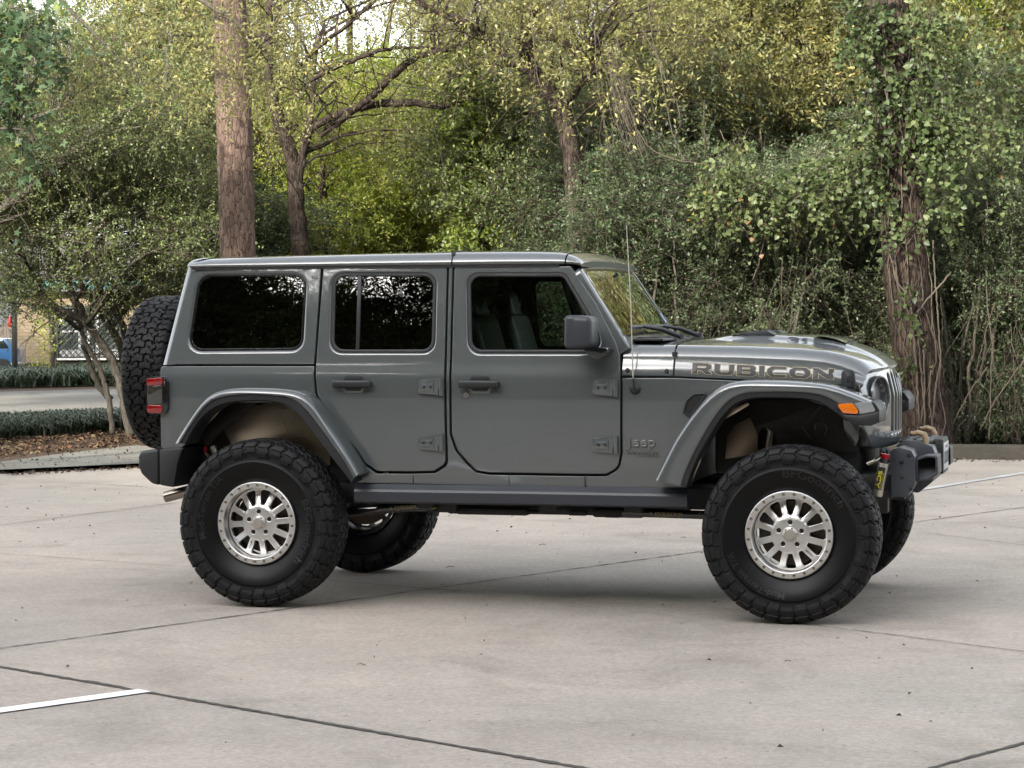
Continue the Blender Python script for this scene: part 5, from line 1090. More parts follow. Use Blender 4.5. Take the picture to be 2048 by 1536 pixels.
GL = {  # heavy wide capitals drawn as outlines: outer ring, then holes; height 1
 'R': (1.55, [[(0, 0), (0, 1), (1.22, 1, .25), (1.50, .84, .12), (1.50, .52, .12), (1.20, .36, .1), (1.60, 0), (1.08, 0), (.74, .34, .04), (.42, .34), (.42, 0)], [(.42, .76), (1.02, .76, .06), (1.10, .70, .05), (1.10, .62, .05), (1.02, .56, .05), (.42, .56)]]),
 'U': (1.55, [[(0, 1), (.42, 1), (.42, .36, .12), (.56, .25, .08), (1.02, .25, .08), (1.14, .36, .12), (1.14, 1), (1.55, 1), (1.55, .26, .2), (1.28, 0, .2), (.28, 0, .2), (0, .26, .2)]]),
 'B': (1.55, [[(0, 0), (0, 1), (1.25, 1, .2), (1.48, .84, .12), (1.48, .60, .1), (1.38, .52, .04), (1.55, .42, .1), (1.55, .18, .15), (1.30, 0, .2)], [(.42, .78), (1.00, .78, .05), (1.08, .71, .05), (1.00, .62, .05), (.42, .62)], [(.42, .41), (1.04, .41, .05), (1.12, .31, .05), (1.04, .22, .05), (.42, .22)]]),
 'I': (.42, [[(0, 0), (0, 1), (.42, 1), (.42, 0)]]),
 'C': (1.55, [[(1.50, .76), (.60, .76, .12), (.42, .60, .12), (.42, .38, .12), (.60, .24, .12), (1.55, .24), (1.40, 0), (.36, 0, .25), (0, .30, .22), (0, .70, .22), (.36, 1, .25), (1.50, 1)]]),
 'O': (1.62, [[(.36, 0, .25), (0, .28, .2), (0, .72, .2), (.36, 1, .25), (1.26, 1, .25), (1.62, .72, .2), (1.62, .28, .2), (1.26, 0, .25)], [(.60, .24, .12), (1.02, .24, .12), (1.20, .38, .1), (1.20, .62, .1), (1.02, .76, .12), (.60, .76, .12), (.42, .62, .1), (.42, .38, .1)]]),
 'N': (1.60, [[(0, 0), (0, 1), (.44, 1), (1.20, .44), (1.20, 1), (1.60, 1), (1.60, 0), (1.18, 0), (.40, .58), (.40, 0)]])}
tot = sum(GL[c][0] for c in 'RUBICON')+6*.20; su = (A1[0]-A0[0])/tot; sv = .058
mb = MB(); x0_ = 0.0
for c in 'RUBICON':
    loops = [fillet([((p[0]+x0_)*su, p[1]*sv, (p[2] if len(p) > 2 else .03)*sv) for p in L], 5) for L in GL[c][1]]
    V, F = panel(loops[0], loops[1:], lambda u, v, d: place_rub(u, v, .0016-d), bev=.0002, depth=.0006, grid=.09, nb=1); mb.add(V, F, 0)
    big = [[tuple(q) for q in offset(np.array(L) if (area(L) > 0) == (k == 0) else np.array(L)[::-1], -.0030)] for k, L in enumerate(loops)]
    V, F = panel(big[0], big[1:], lambda u, v, d: place_rub(u, v, .0006-d), bev=.0002, depth=.0006, grid=.09, nb=1); mb.add(V, F, 1)
    x0_ += GL[c][0]+.20
mb.build('model_lettering', [DECAL, GOLD], hood, smooth=False)
def place_392(u, v, o):
    x = 2.90+u; y = -.352+v*.97; return (x, y, hoodz(x, y)+.0015+o)
lettering('hood_numerals', '392', place_392, .062, [DECAL], hood, off=.02, xs=1.9)

# hood latch
mb = MB(); p = PY(1697, 760, -.665); x, z = p[0], p[2]; y = -hw(x)
mb.prism(fillet([(x-.040, z-.055, .008), (x-.034, z+.055, .022), (x+.030, z+.055, .022), (x+.042, z-.055, .008)]), y-.022, y+.01, 0, .006)
mb.prism(fillet([(x-.016, z-.040, .008), (x-.016, z+.040, .012), (x+.018, z+.040, .012), (x+.018, z-.040, .008)]), y-.032, y-.01, 1, .005)
mb.box((x+.001, y-.033, z+.006), (.018, .006, .036), .003, 2)
mb.box((x+.001, y-.030, z-.075), (.022, .02, .03), .006, 0)
lt = mb.build('hood_latch', [BLK, BUMP, UNDER], hood); mirror(lt, hood)

# ---- grille and headlamps
def gx(y, z): return 3.492-.40*y*y-max(0, z-1.20)*.25-max(0, 1.0-z)*.12
g_out = fillet([(-.500, .905, .06), (.500, .905, .06), (.585, 1.02, .05), (.615, 1.26, .03), (.598, 1.350, .06), (.30, 1.362, .2), (-.30, 1.362, .2), (-.598, 1.350, .06), (-.615, 1.26, .03), (-.585, 1.02, .05)])
slots = [fillet([(y-.0235, .975, .02), (y+.0235, .975, .02), (y+.0235, 1.315-abs(y)*.03, .02), (y-.0235, 1.315-abs(y)*.03, .02)]) for y in [(-3+k)*.0755 for k in range(7)]]
circ = lambda cy, cz, r_, n=36: [(cy+r_*math.cos(2*math.pi*k/n), cz+r_*math.sin(2*math.pi*k/n)) for k in range(n)]
V, F = panel(g_out, slots+[circ(s_*.425, 1.185, .108) for s_ in (-1, 1)], lambda u, v, d: (gx(u, v)-d, u, v), bev=.010, hb=.010, depth=.07, grid=.035)
grille = pmk('grille', V, F, PAINT, sharp=50)
mb = MB(); mb.box((3.37, 0, 1.145), (.01, .56, .40), 0, 0); mb.build('grille_mesh', [UNDER], grille)
for s_ in (-1, 1):
    mb = MB(); y = s_*.425; xf = 0.0
    mb.lathe([(.1075, -.012), (.107, -.05), (.100, -.058), (.098, -.048), (.088, -.042), (.05, -.036), (.0001, -.034)], 40, 0, (0, 0, 0), 'X')
    mb.lathe([(.118, -.004), (.114, .006), (.108, .002), (.1075, -.02)], 40, 1, (0, 0, 0), 'X')
    X_ = Matrix.Translation((gx(y, 1.185)+.004, y, 1.185)) @ Matrix.Rotation(s_*R(18.8), 4, 'Z'); mb.V = [tuple(X_ @ Vector(v)) for v in mb.V]
    mb.build('headlight', [LAMP, PAINT], grille)
def place_badge(u, v, o): return (gx(u-.05, 1.30+v)+.004+o, u-.05, 1.285+v)
lettering('grille_badge', 'Jeep', place_badge, .034, [CHROME], grille, off=.02, xs=1.1, proud=.004)
# body between grille and fenders (grey side tin under the lamp)
mb = MB(); mb.prism(fillet([(3.22, 1.25), (3.325, 1.25), (3.325, .96, .03), (3.30, .905, .02), (3.25, 1.0)]), -.60, -.575, 0, .008); o = pb(mb, 'grille_side', [PAINT]); BOTH.append(o)

# ---- wheel-arch flares
def flare(pts, n_in=.058, y_out=-.965, lip=.075, y_in=-.795):
    P_ = np.array([tuple(PY(px, py, y_out))[::2] for px, py in pts])
    t = np.gradient(P_, axis=0); t /= np.linalg.norm(t, axis=1)[:, None]; nrm = np.stack([t[:, 1], -t[:, 0]], 1)
    return P_, nrm
def sweep_flare(name, outer, inner, trim, y_out=-.965):
    """three matching outlines in the picture: top edge, painted lip, trim lip"""
    def cv(L, Y): return np.array([tuple(PY(px, py, Y))[::2] for px, py in L])
    def rs(A, n=44):
        d = np.r_[0, np.cumsum(np.linalg.norm(np.diff(A, axis=0), axis=1))]; d /= d[-1]; u = np.linspace(0, 1, n)
        return np.stack([np.interp(u, d, A[:, 0]), np.interp(u, d, A[:, 1])], 1)
    def sm(A):
        for _ in range(2): A = np.vstack([A[:1], (A[:-2]+2*A[1:-1]+A[2:])/4, A[-1:]])
        return A
    O = sm(rs(cv(outer, y_out))); I = sm(rs(cv(inner, y_out))); T = sm(rs(cv(trim, y_out+.02)))
    rows = []
    for o_, i_, t_ in zip(O, I, T):
        d = i_-o_; L = np.linalg.norm(d); d = d/max(L, 1e-6)
        Y = y_out
        prof = [(o_-d*.004, ys(*o_)+.006), (o_-d*.004, Y+.07), (o_-d*.001, Y+.035), (o_+d*.006, Y+.014), (o_+d*.016, Y+.003), (o_+d*.030, Y), (o_+d*max(.034, L-.016), Y), (o_+d*max(.036, L-.006), Y+.004), (i_, Y+.012), (i_-d*.002, Y+.02)]
        rows.append([(p[0], y, p[1]) for p, y in prof])
    V, F = loft(rows); n = len(rows[0]); F += [tuple(range(n)), tuple((len(rows)-1)*n+k for k in range(n))[::-1]]
    bm_faces = [f[::-1] for f in F]
    fl = pmk(name, V, bm_faces, PAINT, sharp=45)
    rows = []
    for i_, t_ in zip(I, T):
        d = t_-i_; L = np.linalg.norm(d); d = d/max(L, 1e-6)
        prof = [(i_-d*.004, y_out+.016), (i_+d*.003, y_out+.010), (t_-d*.006, y_out+.014), (t_, y_out+.022), (t_+d*.004, y_out+.06), (t_-d*.004, -.76)]
        rows.append([(p[0], y, p[1]) for p, y in prof])
    V, F = loft(rows); n = len(rows[0]); F += [tuple(range(n)), tuple((len(rows)-1)*n+k for k in range(n))[::-1]]
    sub('flare_trim', V, [f[::-1] for f in F], BLK, fl)
    return fl
rfl = sweep_flare('wheel_arch_flare',
    [(347, 887), (362, 862), (380, 832), (401, 803), (424, 785), (455, 778), (490, 777), (530, 778), (566, 780), (600, 786), (623, 805), (648, 842), (686, 897), (704, 926), (716, 948)],
    [(361, 887), (369, 868), (386, 838), (412, 809), (437, 796), (470, 791), (512, 789.5), (545, 790.5), (577, 795), (600, 808), (614, 824), (640, 858), (680, 914), (700, 942), (709, 955)],
    [(372, 889), (380, 872), (398, 842), (424, 818), (445, 808), (475, 803), (512, 801.5), (540, 803), (570, 808), (588, 818), (600, 832), (628, 868), (668, 922), (692, 952), (702, 966)])
ffl = sweep_flare('wheel_arch_flare',
    [(1308, 960), (1322, 932), (1349, 878), (1380, 832), (1405, 802), (1427, 781), (1452, 767), (1486, 762), (1530, 762), (1580, 763.5), (1651, 769), (1686, 780), (1716, 792), (1742, 803)],
    [(1362, 972), (1368, 950), (1388, 905), (1412, 862), (1428, 836), (1444, 814), (1467, 794), (1493, 786), (1530, 785), (1575, 785), (1618, 787), (1650, 793), (1672, 806), (1700, 826)],
    [(1374, 976), (1380, 955), (1398, 912), (1422, 870), (1438, 844), (1454, 823), (1474, 806), (1497, 797.5), (1530, 796), (1575, 796.5), (1614, 798.5), (1640, 804), (1662, 819), (1692, 842)])
BOTH += [rfl, ffl]
# front tip of the front flare: shelf, amber marker, daytime lamp
yo = -.965
def PL(L, Y): return [tuple(PY(px, py, Y))[::2] for px, py in L]
mb = MB(); mb.prism(PL([(1668, 815), (1688, 829), (1718, 831), (1751, 824), (1759, 821), (1759, 845), (1741, 852), (1706, 849), (1690, 838)], yo), yo-.002, -.62, 0, .008); mb.build('flare_tip', [BLK], ffl)
mb = MB(); mb.prism(PL([(1742, 802), (1750, 806), (1760, 822), (1752, 826), (1742, 806)], yo), yo+.01, -.62, 0, .006); mb.build('flare_cap', [BLK], ffl)
mb = MB(); mb.prism(fillet([(*p, .008) for p in PL([(1674, 808), (1705, 806.5), (1717, 822), (1715, 828), (1686, 826)], yo)]), yo-.007, yo+.08, 0, .004); mb.build('turn_signal', [AMBER], ffl)
mb = MB(); mb.prism(fillet([(*p, .006) for p in PL([(1708, 806), (1741, 803), (1751, 820), (1748, 823), (1719, 828), (1719, 821)], yo)]), yo-.003, yo+.10, 0, .005); mb.build('daytime_lamp', [CLEAR], ffl)

# ---- fender vent, antenna, badges
fv = SL([(1365, 826, 4), (1372, 800, 8), (1388, 786, 8), (1418, 785, 4), (1380, 838, 4)]); fvi = [tuple(p) for p in offset(np.array(fv) if area(fv) > 0 else np.array(fv)[::-1], .012)]
V, F = panel(fv, [fvi], sidef(-.008), bev=.005, hb=.004, depth=.02, grid=.05); fo = pmk('fender_vent', V, F, BLK)
V, F = panel(fvi, [], sidef(-.001), bev=.001, depth=.004, grid=.05); sub('vent_backing', V, F, UNDER, fo)
mb = MB(); A = np.array(fvi); lo, hi = A.min(0), A.max(0); s_ = .0095
for j in range(30):
    for i in range(20):
        c = (lo[0]+i*s_*1.73+(j % 2)*s_*.866, lo[1]+j*s_*1.5)
        hexp = np.array([(c[0]+s_*math.sin(math.pi/3*k), c[1]+s_*math.cos(math.pi/3*k)) for k in range(6)])
        if inside(hexp, [fvi]).all():
            for k in range(6):
                a, b = hexp[k], hexp[(k+1) % 6]; n_ = np.array([-(b-a)[1], (b-a)[0]]); n_ /= np.linalg.norm(n_)
                y = ys(*c)-.006; q_ = [a+n_*.0012, b+n_*.0012, b-n_*.0012, a-n_*.0012]; mb.add([(p[0], y, p[1]) for p in q_], [(0, 1, 2, 3)], 0)
mb.build('vent_mesh', [BLK], fo, smooth=False)
BOTH.append(fo)
p = S(1270, 777.5); mb = MB(); y = ys(*p)
mb.lathe([(.0001, -.020), (.012, -.020), (.024, -.012), (.030, -.004), (.0305, .004)], 24, 0, (p[0], y, p[1]))
mb.tube([(p[0], y-.020, p[1]), (p[0]-.001, y-.03, p[1]+.02), (p[0]-.004, y-.031, p[1]+.06)], [.009, .008, .005], 8, 0)
top = PY(1253, 450, y-.031); mb.tube([(p[0]-.004, y-.031, p[1]+.05), (p[0]*.5+top[0]*.5+.004, y-.031, (p[1]+top[2])/2), tuple(top)], [.0042, .0036, .0026], 6, 1)
pb(mb, 'antenna', [BLK, WHIP])
def place_side(px0, py0):
    a = S(px0, py0)
    return lambda u, v, o: (a[0]+u, ys(a[0]+u, a[1]+v)+.0015-o, a[1]+v)
def raised(body, place, size, off, xs, h):
    V, F, L = text2d(body, off, xs=xs, res=4); W = [place(v[0]*size, v[1]*size, h) for v in V]
    from collections import Counter
    ed = Counter(); dirs = {}
    for f in F:
        for i in range(len(f)):
            a, b = f[i], f[(i+1) % len(f)]; ed[frozenset((a, b))] += 1; dirs[frozenset((a, b))] = (a, b)
    n = len(W); B_ = [place(v[0]*size, v[1]*size, -.002) for v in V]; F2 = [tuple(f) for f in F]
    for k, c in ed.items():
        if c == 1: a, b = dirs[k]; F2.append((b, a, a+n, b+n))
    return W+B_, F2
c_ = bpy.data.curves.new('badge', 'FONT'); c_.body = 'Jeep'; c_.offset = .0; c_.extrude = .06; c_.bevel_depth = .045; c_.bevel_resolution = 2; c_.space_character = 1.12
o_ = bpy.data.objects.new('badge', c_); col.objects.link(o_); me_ = bpy.data.meshes.new_from_object(o_.evaluated_get(bpy.context.evaluated_depsgraph_get())); bpy.data.objects.remove(o_)
pl_ = place_side(1255, 893); k_ = .074
V = [pl_(v.co.x*k_*1.12, v.co.y*k_, v.co.z*k_*.75+.003) for v in me_.vertices]; F = [tuple(p.vertices) for p in me_.polygons]; pmk('raised_badge', V, F, PAINT, sharp=40)
_, _, L = text2d('WRANGLER'); w_ = S(1318, 912)[0]-S(1254, 912)[0]
o, _ = lettering('model_decal', 'WRANGLER', place_side(1254, 910), .0175, [DECAL], bodyside, off=.012, xs=w_/(L*.0175), shear=-.0)
_, _, L = text2d('UNLIMITED'); w_ = S(1318, 912)[0]-S(1275, 912)[0]
lettering('trim_decal', 'UNLIMITED', place_side(1275, 915.0), .0105, [DECAL], bodyside, off=.0, xs=w_/(L*.0105))

# ---- sill step, bumpers, lamps
mb = MB()
mb.prism([(.528, .690), (2.43, .690), (2.43, .60), (2.40, .588), (.560, .600), (.528, .622)], -.800, -.70, 0, .004)
sec = [(-.770, .694), (-.800, .696), (-.846, .668), (-.852, .655), (-.848, .600), (-.82, .588), (-.72, .59)]
rows = [[(x, y, z-(.004 if x < 1.5 else 0)) for y, z in sec] for x in (.528, .56, 1.5, 2.40, 2.432)]
V, F = loft(rows); F += [tuple(range(7))[::-1], tuple(28+k for k in range(7))]; mb.add(V, F, 0)
o = pb(mb, 'rock_slider', [BUMP], sharp=25); BOTH.append(o)
mb = MB()
A = PL([(276, 911), (281, 902), (317, 898), (318, 971), (302, 967), (282, 948), (276, 932)], -.80)
mb.prism(A, -.80, -.45, 0, .018, seg=3)
A = PL([(319, 899), (367, 896), (356, 926), (348, 975), (319, 970)], -.83); mb.prism(A, -.835, -.45, 0, .010)
V = mb.V; mb.box((-.72, 0, .775), (.16, 1.0, .17), .02, 0)
for s_ in (1,):
    n = len(mb.V); k0 = 0
mbm = MB(); mbm.add([(v[0], -v[1], v[2]) for v in V], [f[::-1] for f in mb.F[:]][:0], 0)
rb = pb(mb, 'rear_bumper', [BLK]); BOTH.append(rb)
mb = MB(); p = PY(365, 985, -.55); q = PY(331, 994, -.55); t_ = (p-q)
mb.tube([q+t_*2.2, q], .033, 20, 0, cap=False); mb.tube([q+t_*2.2, q+t_*.02], .029, 20, 1, cap=False); mb.lathe([(.0001, 0), (.030, 0)], 20, 1, tuple(q+t_*.9), 'X'); pb(mb, 'exhaust_tip', [mat('smoked_steel', (.30, .26, .22), rough=.18, metal=1.0), UNDER])
# tail lamp
Yt = -.80
mb = MB(); mb.prism(fillet([(*p, .012) for p in PL([(299, 754), (331, 753), (337, 764), (337, 818), (331, 828), (299, 827)], Yt)]), Yt-.012, -.60, 0, .008)
mb.prism(fillet([(*p, .01) for p in PL([(297, 772), (327, 771), (327, 808), (297, 808)], Yt)]), Yt-.020, -.61, 2, .010)
mb.prism(fillet([(*p, .012) for p in PL([(296.5, 757), (328, 755), (328, 769), (297, 772)], Yt)]), Yt-.024, -.61, 1, .010)
mb.prism(fillet([(*p, .012) for p in PL([(297, 809), (327, 811), (326, 826), (297, 825)], Yt)]), Yt-.022, -.61, 1, .010)
o = pb(mb, 'tail_lamp', [GLOSSBLK, RED, SMOKE]); BOTH.append(o)

# front bumper: winch tray, tub, lamp scoops, end caps
mb = MB()
mb.prism(fillet([(3.515, .70, .02), (3.505, .925, .015), (3.60, .945, .01), (3.70, .915, .02), (3.722, .85, .02), (3.70, .72, .04), (3.62, .655, .03)]), -.36, .36, 0, .010)
for s_ in (-1, 1):
    y0, y1 = sorted((s_*.36, s_*.62))
    mb.prism(fillet([(3.505, .655, .012), (3.498, .905, .02), (3.545, .922, .02), (3.610, .905, .02), (3.628, .872, .01), (3.628, .72, .02), (3.585, .655, .03)]), y0, y1, 0, .012)
    # lamp scoop: a hollow snout open towards the side
    ya, yb = s_*.36, s_*.53
    sn = fillet([(3.622, .730, .02), (3.622, .858, .02), (3.680, .878, .012), (3.742, .876, .012), (3.746, .775, .015), (3.70, .742, .02)])
    inn = [tuple(p) for p in offset(np.array(sn) if area(sn) > 0 else np.array(sn)[::-1], .014)]
    V, F = panel(sn, [inn], (lambda u, v, d: (u, yb+d*(-s_), v)), bev=.006, hb=.004, depth=.22, grid=.05)
    if s_ > 0: F = [f[::-1] for f in F]
    mb.add(V, F, 0)
    V, F = panel(inn, [], (lambda u, v, d: (u, yb-s_*(.03+.10*(v-.73)/.14)+d*(-s_), v)), bev=.001, depth=.004, grid=.03)
    if s_ > 0: F = [f[::-1] for f in F]
    mb.add(V, F, 0)
    for x, z in ((3.560, .842), (3.560, .76), (3.600, .882), (3.610, .70)): mb.lathe([(.0001, s_*.010), (.007, s_*.009), (.010, s_*.002), (.010, -s_*.004)], 8, 1, (x, s_*.62, z))
mb.prism(fillet([(3.515, -.33), (3.60, -.36), (3.69, -.20), (3.69, .20), (3.60, .36), (3.515, .33)]), .926, .946, 0, .004, axis='Z')
for y in (-.30, -.2, -.1, .1, .2, .3):
    for x in (3.54, 3.645 if abs(y) < .25 else 3.60): mb.lathe([(.0001, .010), (.008, .009), (.012, .003), (.0125, -.002)], 8, 1, (x, y, .946), 'Z')
mb.box((3.60, 0, .948), (.02, .24, .004), .001, 1)
fb = pb(mb, 'front_bumper', [mat('slate_bumper_coat', (.040, .044, .052), rough=.4, bump=(700, .1, .0006)), UNDER], sharp=32)
for s_ in (-1, 1):
    mb = MB(); y = s_*.27; mb.tube([(3.655, y, .925), (3.655, y, .955), (3.645, y, .975), (3.615, y, .985), (3.585, y, .978), (3.572, y, .985)], [.018, .018, .017, .016, .014, .010], 10, 0); mb.build('tow_hook', [TAN], fb)
mb = MB(); mb.box((3.735, .02, .845), (.012, .34, .19), .004, 0); mb.box((3.7425, .02, .845), (.004, .30, .152), .002, 1); mb.box((3.712, .02, .848), (.045, .335, .192), .004, 0)
pl = mb.build('licence_plate', [BLK, PLATE], fb)
mb = MB()   # the characters cannot be read at this angle: only their dark strokes show
for k in range(6):
    y = -.105+k*.048; mb.box((3.7455, y, .838), (.002, .011, .066), 0, 0); mb.box((3.7455, y+.012, .838+(.024 if k % 2 else -.024)), (.002, .013, .011), 0, 0)
mb.box((3.7455, .02, .897), (.002, .11, .013), 0, 0)
mb.build('plate_characters', [PLATET], pl, smooth=False)

# ---- underbody: frame rails, skid plates, axles, links, shocks
mb = MB()
for y in (-.47, .47): mb.box((1.45, y, .615), (4.05, .08, .12), .01, 0)
mb.box((1.5, 0, .585), (1.75, .9, .10), .03, 0); mb.box((1.0, -.3, .553), (.8, .4, .06), .02, 0); mb.box((1.9, -.1, .548), (.7, .5, .07), .02, 0); mb.box((.6, .1, .57), (.35, .7, .07), .03, 0)
for x in (.9, 1.62, 2.1): mb.box((x, -.60, .575), (.10, .22, .05), .01, 0)
mb.box((1.5, -.42, .538), (1.5, .22, .05), .015, 0); mb.box((1.25, -.50, .527), (.42, .12, .04), .012, 0); mb.box((1.98, -.50, .530), (.30, .10, .05), .018, 0); mb.box((.78, -.48, .545), (.22, .1, .05), .012, 0)
for k in range(7): mb.box((.85+k*.21+rng.uniform(-.06, .06), -.52, .520+rng.uniform(-.006, .012)), (rng.uniform(.05, .16), .06, rng.uniform(.015, .03)), .006, 0)
mb.tube([(2.2, .25, .60), (.2, .1, .55)], .04, 12, 0); mb.tube([(-.45, -.2, .66), (.4, -.35, .62), (1.4, -.35, .58)], .035, 12, 0)
mb.box((-.35, 0, .72), (.42, .9, .16), .05, 0); mb.box((3.40, 0, .70), (.2, .95, .14), .02, 0)
# floor pan and inner wheel houses
mb.box((1.40, 0, .715), (1.55, 1.50, .03), 0, 0)
mb.box((-.10, 0, 1.02), (1.10, .98, .70), .02, 0); mb.box((2.92, 0, .99), (.80, 1.0, .46), .02, 0)
mb.box((.0, -.63, 1.235), (1.10, .22, .02), 0, 0); mb.box((.0, .63, 1.235), (1.10, .22, .02), 0, 0)
mb.box((2.83, -.64, 1.235), (.78, .22, .02), 0, 0); mb.box((2.83, .64, 1.235), (.78, .22, .02), 0, 0)
mb.box((.70, -.60, .97), (.02, .36, .56), 0, 0); mb.box((.70, .60, .97), (.02, .36, .56), 0, 0)
mb.box((-.60, -.62, .98), (.02, .3, .4), 0, 0); mb.box((-.60, .62, .98), (.02, .3, .4), 0, 0)
mb.box((2.36, 0, .98), (.02, 1.50, .56), 0, 0)
mb.box((3.31, 0, 1.10), (.05, 1.1, .36), 0, 0)
# inner skins behind the doors so that the shut lines read dark
for s_ in (-1, 1):
    mb.box((1.47, s_*.735, 1.02), (1.62, .012, .62), 0, 0); mb.box((.1, s_*.735, 1.30), (1.5, .012, .10), 0, 0)
pb(mb, 'underbody', [UNDER])
for x in (0, WB):
    mb = MB(); mb.tube([(x, -.80, RT), (x, .80, RT)], .045, 14, 0); oy = .12 if x == 0 else .25
    mb.lathe([(.05, -.17), (.12, -.10), (.145, 0), (.12, .10), (.05, .17)], 20, 0, (x, oy, RT))
    mb.box((x, -.70, RT), (.12, .10, .16), .02, 0); mb.box((x, .70, RT), (.12, .10, .16), .02, 0); pb(mb, 'axle', [UNDER])
def link_arm(a, b, rad, txt, tp, px0, px1):
    mb = MB(); mb.tube([a, b], rad, 16, 0); o = pb(mb, 'control_arm', [GLOSSBLK])
    a, b = np.array(a), np.array(b); d = (b-a)/np.linalg.norm(b-a); up = np.array([0, 0, 1.0]); up -= d*(up@d); up /= np.linalg.norm(up)
    def pl_(u, v, o_):
        th = (v-.014)/rad; c = a+d*(tp+u); n_ = np.cross(d, up)
        return tuple(c+up*math.sin(th)*(rad+.001+o_)+np.array([0, -1, 0])*math.cos(th)*(rad+.001+o_))
    _, _, L = text2d(txt, sp=1.05); lettering('arm_lettering', txt, pl_, .024, [GOLD], o, off=.01, xs=.155/(L*.024)*1.0, sp=1.05)
    mb = MB(); c = a+d*(tp-.022)
    for k in range(5): th = k*math.pi*.4; mb.add([tuple(c+d*.012*math.cos(th+q)*r_+up*.012*math.sin(th+q)*r_+np.array([0, -rad-.002, 0])) for q, r_ in ((0, 1), (.3, .45), (-.3, .45))]+[tuple(c+np.array([0, -rad-.002, 0]))], [(0, 1, 3), (0, 3, 2)], 0)
    mb.build('arm_star', [GOLD], o, smooth=False)
    return o
Yl = -.60
a = PY(690, 1024, Yl); b = PY(866, 1009, Yl); ar = link_arm(tuple(a-(b-a)*1.2), tuple(b), .029, 'ROCKKRAWLER', np.linalg.norm(PY(793, 1015, Yl)-(a-(b-a)*1.2)), 0, 0)
mb = MB(); mb.lathe([(.0001, -.045), (.018, -.045), (.022, -.038), (.022, .05)], 16, 0, (b[0]+.012, Yl, b[2]-.002)); mb.box((b[0]+.08, Yl+.03, b[2]+.005), (.12, .06, .09), .01, 1); mb.build('arm_bolt', [mat('brass_plated', (.55, .45, .18), rough=.35, metal=1.0), UNDER], ar)
a = PY(1290, 1026, Yl); b = PY(1440, 1031, Yl); link_arm(tuple(a-(b-a)*.3), tuple(b+(b-a)*.6), .024, 'ROCKKRAWLER', np.linalg.norm(PY(1312, 1027, Yl)-(a-(b-a)*.3)), 0, 0)
# wheel-well liners
def plate(name, L, Y, m, b=.002, y2=.006): mb = MB(); mb.prism(PL(L, Y), Y, Y+y2, 0, b); return pb(mb, name, [m])
lr = plate('wheel_liner', [(448, 860), (509, 812), (560, 800), (620, 815), (660, 880), (660, 930), (470, 905)], -.52, LINER)
Yn = -.5225
def strip(mb, L, Y, wd_=.004, mi=0):
    A = [PY(px, py, Y) for px, py in L]
    for a, b in zip(A[:-1], A[1:]): mb.tube([a, b], wd_, 6, mi)
mb = MB(); strip(mb, [(560, 820), (592, 820)], Yn, .003); strip(mb, [(557, 820), (580, 876), (611, 876), (602, 861)], Yn, .0025)
strip(mb, [(602, 861)]+[(597+13*math.cos(t_), 847-14*math.sin(t_)) for t_ in np.linspace(-2.0+1.2, 3.9, 18)], Yn, .0025); strip(mb, [(610, 850), (628, 850)], Yn, .003); mb.build('liner_emblem', [LINER], lr)
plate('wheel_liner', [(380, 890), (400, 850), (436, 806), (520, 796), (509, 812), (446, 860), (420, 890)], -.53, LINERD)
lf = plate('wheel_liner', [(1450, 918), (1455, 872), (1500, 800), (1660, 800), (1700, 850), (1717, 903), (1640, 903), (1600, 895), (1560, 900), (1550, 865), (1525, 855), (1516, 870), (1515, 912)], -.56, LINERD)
plate('wheel_liner', [(1450, 918), (1454, 872), (1468, 850), (1500, 835), (1516, 870), (1515, 908)], -.565, mat('brown_reflecting_liner', (.28, .22, .17), rough=.4, metal=.8))
plate('wheel_liner', [(1450, 838), (1466, 818), (1496, 804), (1498, 810), (1475, 824)], -.80, LINER); plate('wheel_liner', [(1374, 974), (1388, 925), (1407, 895), (1400, 925), (1380, 972)], -.86, LINER)
# pierced emblem on the front liner: letter R over a flag of dots and bars in a diamond frame
Ye = -.563
mb = MB(); strip(mb, [(1622, 880), (1605, 853), (1642, 812)], Ye, .003, 1)
for r_ in range(7):
    for c_ in range(r_+1):
        x = 1642+(c_-r_/2)*8.2; y = 816+r_*4.7
        if 1610 < x < 1668: p = PY(x, y, Ye-.001); mb.lathe([(.0001, 0), (.0052, 0), (.0052, .006)], 8, 0, tuple(p))
for y0, x0, x1 in ((850, 1608, 1626), (850, 1654, 1672), (862, 1614, 1628), (862, 1654, 1668)): 
    p = PY(x0, y0, Ye); q = PY(x1, y0, Ye); mb.box(((p[0]+q[0])/2, Ye, p[2]), (q[0]-p[0], .004, .018), 0, 0)
strip(mb, [(1630, 860)]+[(1640+13*math.cos(t_), 858-14*math.sin(t_)) for t_ in np.linspace(2.6, -1.1, 14)]+[(1655, 877)], Ye-.002, .005, 1)
mb.build('liner_emblem', [UNDER, mat('emblem_edge', (.11, .10, .09), rough=.4, metal=.6)], lf)
mb = MB(); p = PY(1540, 900, -.50); mb.tube([p+np.array([-.03, 0, -.1]), p+np.array([.005, 0, .13])], .022, 14, 0); mb.lathe([(.0001, -.01), (.014, -.008), (.018, .01)], 12, 0, tuple(p+np.array([-.005, -.02, .125]))); pb(mb, 'shock_absorber', [ALU2])
p = PY(425, 893, -.60); q = PY(440, 925, -.60); mb = MB(); mb.tube([p, q, q+(q-p)*2], .022, 14, 0); r_ = PY(411, 900, -.62); mb.tube([r_+np.array([0, 0, .022]), r_-np.array([0, 0, .012])], .014, 12, 1); mb.tube([PY(411, 906, -.62), PY(417, 913, -.62)], .009, 8, 0); pb(mb, 'shock_absorber', [ALU2, REDA])
